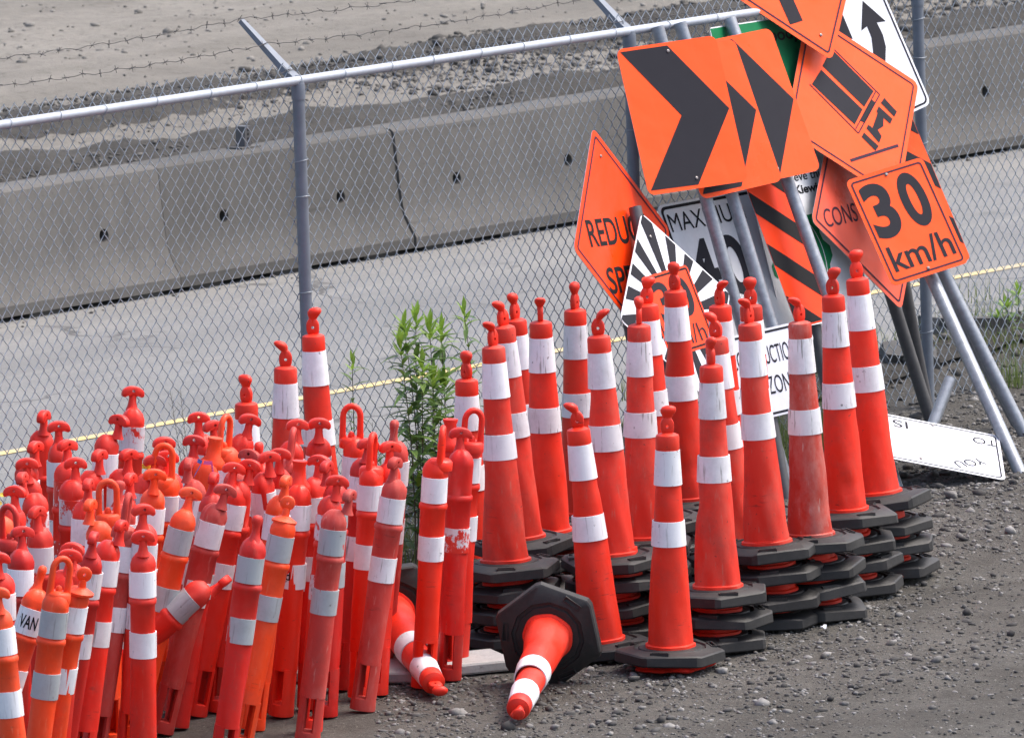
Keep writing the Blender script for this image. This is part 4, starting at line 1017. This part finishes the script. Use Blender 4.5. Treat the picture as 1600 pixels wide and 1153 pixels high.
# poles: foot on the gravel, head on the fence rail
s1 = Sign('S1', 'chevron_sign', 'orange chevron sign, front and leftmost of the three overlapping arrows', M['forange'])
s1.poly(CH, M['greyblk'], 'chevron'); s1.bolts([(0.5, 0.06), (0.5, 0.93)]); s1.pole(POLES['P1'][0], POLES['P1'][1])
s2 = Sign('S2', 'chevron_sign', 'orange chevron sign sandwiched between two other overlapping chevron signs', M['forange'])
s2.poly(CH, M['greyblk'], 'chevron'); s2.bolts([(0.5, 0.06), (0.5, 0.93)]); s2.pole(POLES['P2'][0], POLES['P2'][1])
s3 = Sign('S3', 'chevron_sign', 'orange chevron sign, rearmost of the three, its arrow cut to a dark wedge', M['forange'])
s3.poly(CH, M['greyblk'], 'chevron'); s3.bolts([(0.5, 0.06), (0.5, 0.93)]); s3.pole(POLES['P3'][0], POLES['P3'][1])
s4 = Sign('S4', 'warning_sign', 'orange diamond sign above the truck sign, with a thick dark bar', M['forange'])
s4.ring(0.022, 0.031, 0.03, M['purple'])
f = lambda l: [(u, 1-v) for u, v in l]
bar = [(0.194, 0.545), (0.265, 0.428), (0.154, 0.312), (0.062, 0.407)]
dx, dy = (bar[0][0]-bar[3][0], bar[0][1]-bar[3][1])
s4.poly(f([(bar[3][0], bar[3][1]), (bar[2][0], bar[2][1]), (bar[2][0]+2.6*dx, bar[2][1]+2.6*dy), (bar[3][0]+2.6*dx, bar[3][1]+2.6*dy)]), M['greyblk'], 'symbol'); s4.bolts(f([(0.135, 0.14), (0.85, 0.85)]))
P4 = POLES['P4']; s4.pole(s4.C-s4.N*0.09, (P4[1][0], P4[1][1]+0.5, 0.0))
s5 = Sign('S5', 'warning_sign', 'orange diamond truck sign with a 30 km/h tab on one galvanised pole', M['forange'])
s5.ring(0.022, 0.030, 0.03, M['purple'])
s5.poly([(0.297, 0.186), (0.647, 0.284), (0.594, 0.447), (0.203, 0.345), (0.245, 0.175)], M['greyblk'])
s5.poly([(0.198, 0.38), (0.584, 0.476), (0.543, 0.627), (0.144, 0.532)], M['greyblk'])
def line_(sg, a, b, wd, mat, name='symbol'):
    ax, ay = sg.xy(*a); bx, by = sg.xy(*b); l = math.hypot(bx-ax, by-ay); nx, ny = -(by-ay)/l*wd/2, (bx-ax)/l*wd/2
    bm = bmesh.new(); bm.faces.new([bm.verts.new(p) for p in ((ax-nx, ay-ny, 0), (bx-nx, by-ny, 0), (bx+nx, by+ny, 0), (ax+nx, ay+ny, 0))]); 
    return obj(name, mesh_from(bm, name, mat), sg.panel, loc=(0, 0, ART_Z))
OL = [(0.24, 0.155), (0.701, 0.279), (0.585, 0.674), (0.125, 0.545)]
for k in range(3): line_(s5, OL[k], OL[k+1], 0.006, M['purple'])
line_(s5, (0.665, 0.275), (0.557, 0.655), 0.005, M['purple'])
s5.poly([(0.641, 0.357), (0.676, 0.359), (0.621, 0.566), (0.582, 0.571)], M['greyblk'])
s5.poly([(0.742, 0.282), (0.864, 0.324), (0.849, 0.375), (0.722, 0.336)], M['greyblk'], 'wheel_symbol')
s5.poly([(0.709, 0.372), (0.838, 0.4), (0.827, 0.449), (0.765, 0.436), (0.775, 0.5), (0.735, 0.555), (0.775, 0.583), (0.765, 0.646), (0.642, 0.598), (0.651, 0.562), (0.69, 0.565), (0.70, 0.5), (0.71, 0.43), (0.698, 0.421)], M['greyblk'], 'axle_symbol')
s5.poly([(0.628, 0.642), (0.765, 0.672), (0.747, 0.723), (0.615, 0.686)], M['greyblk'], 'wheel_symbol')
line_(s5, (0.56, 0.918), (0.921, 0.571), 0.014, M['purple'])
s6 = Sign('S6', 'speed_tab', '', M['forange'], radius=0.028, parent=s5)
s6.ring(0.017, 0.025, 0.026, M['purple']); W6, H6 = s6.w, s6.h
s6.text('3', 0.10, 0.595, 0.02, 0.505*H6, 0.345*W6, M['greyblk'], 0.035); s6.text('0', 0.545, 0.585, 0.02, 0.50*H6, 0.315*W6, M['greyblk'], 0.035)
s6.text('km/h', 0.115, 0.895, 0.0, 0.235*H6, 0.79*W6, M['greyblk'], 0.012); s6.bolts([(0.5, 0.055), (0.5, 0.94)])
s6.pole(POLES['P5'][0], POLES['P5'][1], r=0.030)
s7 = Sign('S7', 'warning_sign', 'weathered reddish diamond sign reading CONSTRUCTION behind the 30 km/h tab', M['porange'])
s7.ring(0.022, 0.032, 0.03, M['purple']); s7.text('CONSTRUCTION', 0.153, 0.948, R(42), 0.085, 0.80, M['purple'], 0.0)
s7.pole(POLES['P6'][0], (1.905, -2.02, 0.0), 'darkpipe')
def stripes(sg, offs, period, dark, slope, mat):
    """diagonal bands clipped to the board; slope in metres down per metre right"""
    v = offs-3*period
    while v < 1.3:
        pts = []
        sh = slope*sg.w/sg.h
        quad = [(0.0, v), (1.0, v+sh), (1.0, v+sh+dark), (0.0, v+dark)]
        def clip(P, fn, keep):
            out = []
            for i in range(len(P)):
                a, b = P[i], P[(i+1) % len(P)]; fa, fb = fn(a), fn(b)
                if fa >= 0: out.append(a)
                if fa*fb < 0: k = fa/(fa-fb); out.append((a[0]+k*(b[0]-a[0]), a[1]+k*(b[1]-a[1])))
            return out
        q = clip(quad, lambda p: p[1]-0.012, 0); q = clip(q, lambda p: 0.988-p[1], 0) if len(q) > 2 else q
        if len(q) > 2: sg.poly([(0.006+0.988*a, b) for a, b in q], mat, 'stripe')
        v += period
s8 = Sign('S8', 'hazard_marker', 'long orange hazard board with charcoal stripes behind the 30 km/h tab', M['forange'], radius=0.02)
stripes(s8, 0.03, 0.335, 0.155, 0.95, M['greyblk'])
s8.pole(s8.C-s8.N*0.05, (2.31, -2.40, 0.0))
s9 = Sign('S9', 'hazard_marker', 'narrow orange hazard board with black stripes beside the green gear', M['dorange'], radius=0.012)
stripes(s9, 0.092, 0.345, 0.145, 0.88, M['black'])
s10 = Sign('S10', 'safety_sign', 'large white safety board with green header and green gear emblem', M['gfilm'], radius=0.02)
s10.poly([(0.006, 0.004), (0.994, 0.004), (0.994, 0.235), (0.006, 0.235)], M['green'], 'header')
s10.text('Nobody', 0.40, 0.088, 0.0, 0.075, 0.46, M['black'], 0.02, z=0.0026); 
s10.text('achieve this', 0.33, 0.534, 0.0, 0.040, 0.42, M['black'], 0.012); s10.text('g Kiewit', 0.39, 0.585, 0.0, 0.052, 0.32, M['black'], 0.03)
def gear(sg, u, v, r0, r1, teeth, mat):
    cx, cy = sg.xy(u, v); bm = bmesh.new(); n = teeth*4; A, B = [], []
    for i in range(n):
        a = 2*math.pi*i/n; ro = r1 if i % 4 in (0, 1) else r1*0.86
        A.append(bm.verts.new((cx+ro*math.cos(a), cy+ro*math.sin(a), 0))); B.append(bm.verts.new((cx+r0*math.cos(a), cy+r0*math.sin(a), 0)))
    for i in range(n): j = (i+1) % n; bm.faces.new((A[i], A[j], B[j], B[i]))
    obj('gear_emblem', mesh_from(bm, 'gear_emblem', mat), sg.panel, loc=(0, 0, ART_Z))
gear(s10, 0.37, 0.79, 0.165, 0.285, 10, M['green'])
bm = bmesh.new(); cx, cy = s10.xy(0.37, 0.79); n = 48
a_ = [[bm.verts.new((cx+r*math.cos(2*math.pi*i/n), cy+r*math.sin(2*math.pi*i/n), 0)) for i in range(n)] for r in (0.208, 0.213)]
for i in range(n): j = (i+1) % n; bm.faces.new((a_[0][i], a_[1][i], a_[1][j], a_[0][j]))
obj('gear_emblem', mesh_from(bm, 'gear_line', M['wfilm']), s10.panel, loc=(0, 0, ART_Z*2))
s10.pole(s10.C-s10.N*0.05, (1.47, -3.05, 0.0), 'darkpipe')
s11 = Sign('S11', 'warning_sign', 'orange diamond sign reading REDUCE SPEED', M['dorange'])
s11.ring(0.024, 0.034, 0.03, M['purple']); s11.text('REDUCE', 0.185, 0.835, R(43), 0.125, 0.61, M['black'], 0.012)
s11.text('SPEED', 0.476, 0.975, R(43), 0.120, 0.50, M['black'], 0.015); s11.bolts([(0.13, 0.13), (0.87, 0.87)])
s11.pole(s11.C-s11.N*0.05, (0.66, -3.9, 0.0), 'darkpipe')
s12 = Sign('S12', 'speed_ahead_sign', 'white diamond sign with black sunburst rays around an orange 30 km/h panel', M['wfilm'])
c12 = (0.535, 0.515); A12 = math.atan2(-(0.096-0.506)*s12.h, (0.51-0.127)*s12.w)
def ray(a0, a1):
    def hit(a):
        cx, cy = s12.xy(*c12); ux, uy = math.cos(a), math.sin(a); tm = 9
        for lim, p, q in ((s12.w/2-0.008, cx, ux), (s12.h/2-0.008, cy, uy)):
            if abs(q) > 1e-6: tm = min(tm, ((lim if q > 0 else -lim)-p)/q)
        return (cx+ux*tm, cy+uy*tm)
    cx, cy = s12.xy(*c12); bm = bmesh.new(); P = [(cx+0.08*math.cos(a0), cy+0.08*math.sin(a0)), hit(a0)]
    d0, d1 = hit(a0), hit(a1)
    for k in range(1, 5): P.append(hit(a0+(a1-a0)*k/5))
    P += [hit(a1), (cx+0.08*math.cos(a1), cy+0.08*math.sin(a1))]
    fcs = bm.faces.new([bm.verts.new((x, y, 0)) for x, y in P]); bm.normal_update()
    if fcs.normal.z < 0: fcs.normal_flip()
    obj('ray', mesh_from(bm, 'ray', M['greyblk']), s12.panel, loc=(0, 0, ART_Z))
for k in range(16): a0 = R(45)+2*math.pi*k/16-R(5.6); ray(a0, a0+R(11.2))
PW, PH = 0.375, 0.375
s12.plate(PW, PH, 0.02, M['dorange'], c12, A12, ART_Z*2); s12.ring(0.010, 0.019, 0.018, M['black'], 'border', PW, PH, c12, A12, ART_Z*3)
def in12(x, y): ca, sa = math.cos(A12), math.sin(A12); return (c12[0]+(x*ca-y*sa)/s12.w, c12[1]-(x*sa+y*ca)/s12.h)
s12.text('30', *in12(-0.14, -0.035), A12, 0.185, 0.28, M['greyblk'], 0.02, ART_Z*3); s12.text('km/h', *in12(-0.14, -0.155), A12, 0.085, 0.28, M['greyblk'], 0.0, ART_Z*3)
s12.bolts([(0.13, 0.13), (0.87, 0.87)]); s12.pole((0.5645, -3.92, 1.313), (0.80, -4.35, 0.0), 'darkpipe')
s13 = Sign('S13', 'speed_limit_sign', 'grey-white speed limit sign reading MAXIMUM behind two galvanised poles', M['gfilm'])
s13.ring(0.012, 0.026, 0.035, M['black']); s13.text('MAXIMUM', 0.06, 0.178, 0.0, 0.085, 0.72*s13.w, M['black'], 0.0)
s13.text('4', 0.10, 0.625, 0.0, 0.285, 0.17, M['greyblk'], 0.03); s13.text('0', 0.40, 0.63, 0.0, 0.285, 0.165, M['greyblk'], 0.03)
s13.pole(s13.C-s13.N*0.05, (1.12, -3.62, 0.0), 'darkpipe')
s14 = Sign('S14', 'zone_sign', 'small white sign reading CONSTRUCTION ZONE low behind the cones', M['wfilm'], radius=0.03)
s14.ring(0.010, 0.020, 0.03, M['greyblk']); s14.text('CONSTRUCTION', 0.03, 0.40, 0.0, 0.08, 0.90*s14.w, M['greyblk'], 0.0); s14.text('ZONE', 0.44, 0.745, 0.0, 0.08, 0.40*s14.w, M['greyblk'], 0.0)
s14.pole(s14.C-s14.N*0.05, (1.19, -3.9, 0.0), 'darkpipe')
s15 = Sign('S15', 'lane_arrow_sign', 'white sign with a thick dark curved arrow behind the truck sign', M['wfilm'])
s15.ring(0.012, 0.021, 0.035, M['greyblk'])
s15.poly([(0.707, 0.119), (0.879, 0.323), (0.765, 0.304), (0.775, 0.40), (0.749, 0.49), (0.64, 0.62), (0.58, 0.72), (0.47, 0.72), (0.48, 0.60), (0.571, 0.485), (0.625, 0.386), (0.629, 0.30), (0.54, 0.312)], M['greyblk'], 'arrow')
s15.poly([(0.40, 0.12), (0.395, 0.34), (0.22, 0.30), (0.22, 0.12)], M['greyblk'], 'arrow')
s15.pole(s15.C-s15.N*0.05, (1.90, -1.8, 0.0), 'darkpipe')
s16 = Sign('S16', 'fallen_sign', 'white rectangular sign lying face up on the gravel', M['wfilm'], group=None, radius=0.03)
s16.ring(0.014, 0.021, 0.03, M['greyblk'])
s16.text('TO', 0.97, 0.14, R(180), 0.06, 0.11, M['greyblk'], 0.0); s16.text('YOU', 0.80, 0.60, R(215), 0.06, 0.16, M['greyblk'], 0.0); s16.text('IS', 0.22, 0.10, R(180), 0.07, 0.07, M['greyblk'], 0.0)
s16.bolts([(0.436, 0.063), (0.292, 0.882)])
s16.pole((1.961, -3.08, 0.369), (1.845, -3.25, 0.13), 'pipe', 0.027)

# ================================================================== PLANTS AND RUBBLE BY THE FENCE
def leaf_mesh(mat, L, W, droop, var):
    bm = bmesh.new(); n = 5; rows = []
    for k in range(n+1):
        f = k/n; wd = W*math.sin(math.pi*min(0.999, f**0.75))*0.5+0.0004; z = -droop*L*f*f; x = L*f
        rows.append([bm.verts.new((x, -wd, z+wd*0.35)), bm.verts.new((x, 0, z)), bm.verts.new((x, wd, z+wd*0.35))])
    for k in range(n):
        for i in range(2): bm.faces.new((rows[k][i], rows[k+1][i], rows[k+1][i+1], rows[k][i+1]))
    return mesh_from(bm, 'leaf', mat, 80)
LEAVES = [leaf_mesh(M['leaf'], 0.118, 0.026, d, 0) for d in (0.05, 0.3, 0.6)]
NEWL = [leaf_mesh(M['newleaf'], 0.075, 0.019, d, 0) for d in (-0.2, 0.1, 0.3)]
def weed(base, tip, nl, label, group=None, spread=1.1, lo=0.25, cluster=12):
    base, tip = Vector(base), Vector(tip); o = empty('weed', Matrix.Translation(base), label, 'weed', group); H = tip-base
    bend = Vector((random.uniform(-0.03, 0.03), random.uniform(-0.03, 0.03), 0)); P = lambda f: H*f+bend*math.sin(math.pi*f)
    bm = bmesh.new(); tube(bm, [P(k/9) for k in range(10)], [0.0045-0.0032*k/9 for k in range(10)], 6)
    st = obj('stem', mesh_from(bm, 'stem', M['stem'], 60), o)
    for k in range(nl):
        f = lo+(0.97-lo)*(k+random.random()*0.6)/nl; yaw = k*2.4+random.uniform(-0.4, 0.4)
        pit = R(random.uniform(-45, -5))*(0.5+0.7*f); sc = spread*(0.75+0.5*random.random())*(1.15-0.35*f)
        m4 = Matrix.Translation(P(f)) @ Matrix.Rotation(yaw, 4, 'Z') @ Matrix.Rotation(pit, 4, 'Y') @ Matrix.Scale(sc, 4)
        obj('leaf', LEAVES[random.randrange(3)], st, mat4=m4)
    for k in range(cluster):
        f = 0.93+0.07*k/cluster; yaw = k*2.4; pit = R(-30-45*k/cluster+random.uniform(-10, 10))
        m4 = Matrix.Translation(P(f)) @ Matrix.Rotation(yaw, 4, 'Z') @ Matrix.Rotation(pit, 4, 'Y') @ Matrix.Scale(0.95*spread, 4)
        obj('leaf', NEWL[random.randrange(3)], st, mat4=m4)
WG = 'tall leafy weeds growing at the fence'
wl = 'tall green weed with narrow leaves, in the clump at the fence'
for tip, nl in (((-0.406, -5.199, 1.06), 46), ((-0.460, -5.369, 1.05), 42), ((-0.478, -5.431, 0.98), 40), ((-0.301, -5.027, 0.97), 40), ((-0.384, -5.345, 0.87), 40), ((-0.34, -5.25, 0.80), 34)):
    weed((tip[0]+random.uniform(-0.02, 0.05), tip[1]+random.uniform(-0.03, 0.03), -0.01), tip, nl, wl, WG)
for tip, nl in (((-0.35, -5.12, 1.0), 36), ((-0.30, -5.10, 0.75), 32)):
    weed((tip[0]+random.uniform(-0.03, 0.03), tip[1], -0.01), tip, nl, wl, WG, 1.2)
weed((-0.19, -4.82, -0.01), (-0.202, -4.809, 1.02), 32, 'tall green weed standing a little apart behind the lone cone', WG, 0.9, 0.45)
weed((-0.66, -5.60, -0.01), (-0.683, -5.556, 0.94), 17, 'thin pale weed with sparse drooping leaves behind the loop handle post', WG, 0.75, 0.5, 9)
weed((2.36, 0.05, -0.02), (2.34, 0.0, 0.22), 16, 'small green weed behind the fence near the leaning poles', None, 1.0, 0.1, 9)
for q_, (a_, b_, h_) in enumerate(((2.62, 0.35, 0.3), (2.55, 0.0, 0.26), (2.40, 0.3, 0.24), (2.72, 0.6, 0.3), (2.28, -0.05, 0.18))):
    weed((a_, b_, -0.02), (a_+random.uniform(-0.04, 0.04), b_, h_), 16, 'green weed in the patch on the bank behind the leaning poles', 'weeds on the bank behind the poles', 0.95, 0.1, 8)
weed((2.46, 0.12, -0.02), (2.49, 0.1, 0.16), 12, 'low green weed on the bank by the concrete chunks', None, 0.9, 0.1, 7)
weed((-0.46, -5.32, 0.0), (-0.42, -5.40, 0.36), 24, 'short bushy weed at the foot of the tall clump', WG, 1.3, 0.1, 6)
def stalk(base, tip, label):
    base, tip = Vector(base), Vector(tip); o = empty('dry_stalk', Matrix.Translation(base), label, 'dry weed', 'dry stalks at the fence'); H = tip-base
    for q in range(3):
        off = Vector((random.uniform(-0.07, 0.07), random.uniform(-0.05, 0.05), 0)); bm = bmesh.new(); f1 = random.uniform(0.75, 1.0)
        P = lambda f: (H+off)*f*f1; tube(bm, [P(k/6) for k in range(7)], [0.0028-0.002*k/6 for k in range(7)], 4)
        for k in range(34):
            f = 0.35+0.65*k/34; p = P(f); a = k*2.4; tube(bm, [p, p+Vector((0.022*math.cos(a), 0.022*math.sin(a), 0.024))], [0.0012, 0.0004], 3, False)
        obj('stalk', mesh_from(bm, 'stalk', M['drystem']), o)
stalk((-1.33, -6.55, 0), (-1.438, -6.637, 1.05), 'thin dry weed stalk against the road, left of the fence post')
stalk((-0.99, -5.99, 0), (-1.03, -6.02, 1.02), 'thin dry weed stalk right beside the fence post')
stalk((-0.60, -5.45, 0), (-0.66, -5.50, 0.72), 'thin dry weed stalk left of the tall green clump')
stalk((-0.27, -4.95, 0), (-0.22, -4.90, 0.8), 'thin dry weed stalk among the tall green weeds')
weed((-0.56, -5.42, 0), (-0.60, -5.45, 0.5), 20, 'half-height pale weed left of the tall green clump', WG, 0.9, 0.2, 6)
weed((-0.25, -5.05, 0), (-0.22, -5.10, 0.62), 24, 'half-height green weed right of the tall clump', WG, 1.0, 0.2, 8)
# grass and flowers: uncountable
def grass(name, spots, n, h, mat, label, rad=0.12, kind='stuff'):
    bm = bmesh.new()
    for cx, cy, cz in spots:
        for k in range(n):
            a = random.uniform(0, 6.28); r = rad*math.sqrt(random.random()); x, y = cx+r*math.cos(a), cy+r*math.sin(a); hh = h*random.uniform(0.5, 1.15); b = random.uniform(0, 6.28); l = hh*random.uniform(0.1, 0.5)
            wx, wy = 0.0028*math.cos(b+1.57), 0.0028*math.sin(b+1.57); pr = None
            for q in range(4):
                f = q/3; P = Vector((x+l*f*f*math.cos(b), y+l*f*f*math.sin(b), cz+hh*f)); k2 = 1-f*0.9
                cur = [bm.verts.new(P+Vector((wx*k2, wy*k2, 0))), bm.verts.new(P-Vector((wx*k2, wy*k2, 0)))]
                if pr: bm.faces.new((pr[0], pr[1], cur[1], cur[0]))
                pr = cur
    return tag(obj(name, mesh_from(bm, name, mat)), label, 'grass', kind=kind)
sp = [tuple(fp(random.uniform(-2.3, -1.3), random.uniform(-0.25, 0.25), 0.0)) for _ in range(9)]
grass('grass', sp, 80, 0.24, M['grass'], 'green grass tuft growing under the leaning signs')
sp = [tuple(fp(random.uniform(-6.5, 3.0), random.uniform(-0.22, 0.2), 0.0)) for _ in range(34)]
grass('fence_grass', sp, 40, 0.17, M['grass'], 'thin ragged grass along the foot of the fence', 0.1)
sp = [tuple(fp(random.uniform(-9, 4), random.uniform(0.3, 1.3), 0.06)) for _ in range(60)]+[tuple(fp(random.uniform(0.6, 3.2), random.uniform(0.1, 0.9), 0.05)) for _ in range(26)]
grass('verge_grass', sp, 34, 0.13, M['grass'], 'sparse grass on the bank behind the fence', 0.18)
sp = [tuple(fp(s_, t_, 0.05)) for s_, t_ in ((-6.6, 0.5), (-6.4, 0.3), (-6.2, 0.7), (-5.9, 0.4), (-6.9, 0.6), (-6.75, 0.2), (-7.2, 0.4))]
grass('flower_foliage', sp, 90, 0.42, M['grass'], 'green foliage of yellow wildflowers at the fence foot', 0.2)
bm = bmesh.new()
for cx, cy, cz in sp:
    for k in range(16):
        P = Vector((cx+random.gauss(0, 0.13), cy+random.gauss(0, 0.13), cz+random.uniform(0.28, 0.5)))
        for q in range(6):
            a = q*1.047; c = bm.verts.new(P); e1 = bm.verts.new(P+Vector((0.011*math.cos(a), 0.011*math.sin(a)*0.6-0.003, 0.009*math.sin(a)))); e2 = bm.verts.new(P+Vector((0.011*math.cos(a+0.9), 0.011*math.sin(a+0.9)*0.6-0.003, 0.009*math.sin(a+0.9)))); bm.faces.new((c, e1, e2))
tag(obj('wildflowers', mesh_from(bm, 'wildflowers', M['flower'])), 'small yellow wildflowers at the foot of the fence', 'flowers', kind='stuff')
# broken concrete on the bank
def chunk(x, y, z, sx, sy, sz, yaw, label, seed):
    rg = random.Random(seed); bm = bmesh.new(); bmesh.ops.create_cube(bm, size=2.0); bmesh.ops.subdivide_edges(bm, edges=bm.edges[:], cuts=3, use_grid_fill=True)
    for v in bm.verts:
        q = v.co.copy(); l = max(abs(q.x), abs(q.y), abs(q.z)); r = q.length; k = 1-0.13*(r-1.0)
        v.co = Vector((q.x*k*sx, q.y*k*sy, q.z*k*sz))*(1+0.30*noise.noise(q*0.9+Vector((seed, 0, 0)))+0.14*noise.noise(q*2.6+Vector((seed, 3, 0))))
    tag(obj('concrete_chunk', mesh_from(bm, 'concrete_chunk', M['conc'], 35), loc=(x, y, z), rot=(rg.uniform(-0.15, 0.15), rg.uniform(-0.15, 0.15), yaw)), label, 'rubble', 'broken concrete on the bank')
p = fp(1.15, 0.62); chunk(p.x, p.y, 0.10, 0.19, 0.15, 0.09, 0.4, 'broken pale concrete chunk behind the leaning poles', 1)
p = fp(2.3, 0.75); chunk(p.x, p.y, 0.03, 0.13, 0.11, 0.08, 1.0, 'low broken concrete lump beside the small green weed', 3)
p = fp(0.45, 0.5); chunk(p.x, p.y, 0.07, 0.14, 0.12, 0.08, 0.1, 'small dark concrete lump by the fence foot', 2)

# litter on the gravel
def scrap(x, y, r, mat, label, seed):
    bm = bmesh.new(); n = 9; rg = random.Random(seed); c = bm.verts.new((0, 0, 0.008)); ring = [bm.verts.new((r*rg.uniform(0.6, 1.2)*math.cos(2*math.pi*i/n), r*rg.uniform(0.6, 1.2)*math.sin(2*math.pi*i/n), rg.uniform(0.0, 0.012))) for i in range(n)]
    for i in range(n): bm.faces.new((c, ring[i], ring[(i+1) % n]))
    g = bmesh.ops.extrude_face_region(bm, geom=bm.faces[:]); bmesh.ops.translate(bm, verts=[v for v in g['geom'] if isinstance(v, bmesh.types.BMVert)], vec=(0, 0, 0.004))
    bmesh.ops.recalc_face_normals(bm, faces=bm.faces)
    tag(obj('litter', mesh_from(bm, 'litter', mat), loc=(x, y, 0.003)), label, 'litter')
scrap(1.62, -6.15, 0.016, M['orange'], 'small orange plastic scrap on the gravel by the cone stacks', 3)
scrap(1.26, -7.30, 0.014, M['wfilm'], 'small white scrap on the gravel before the cone stacks', 5)
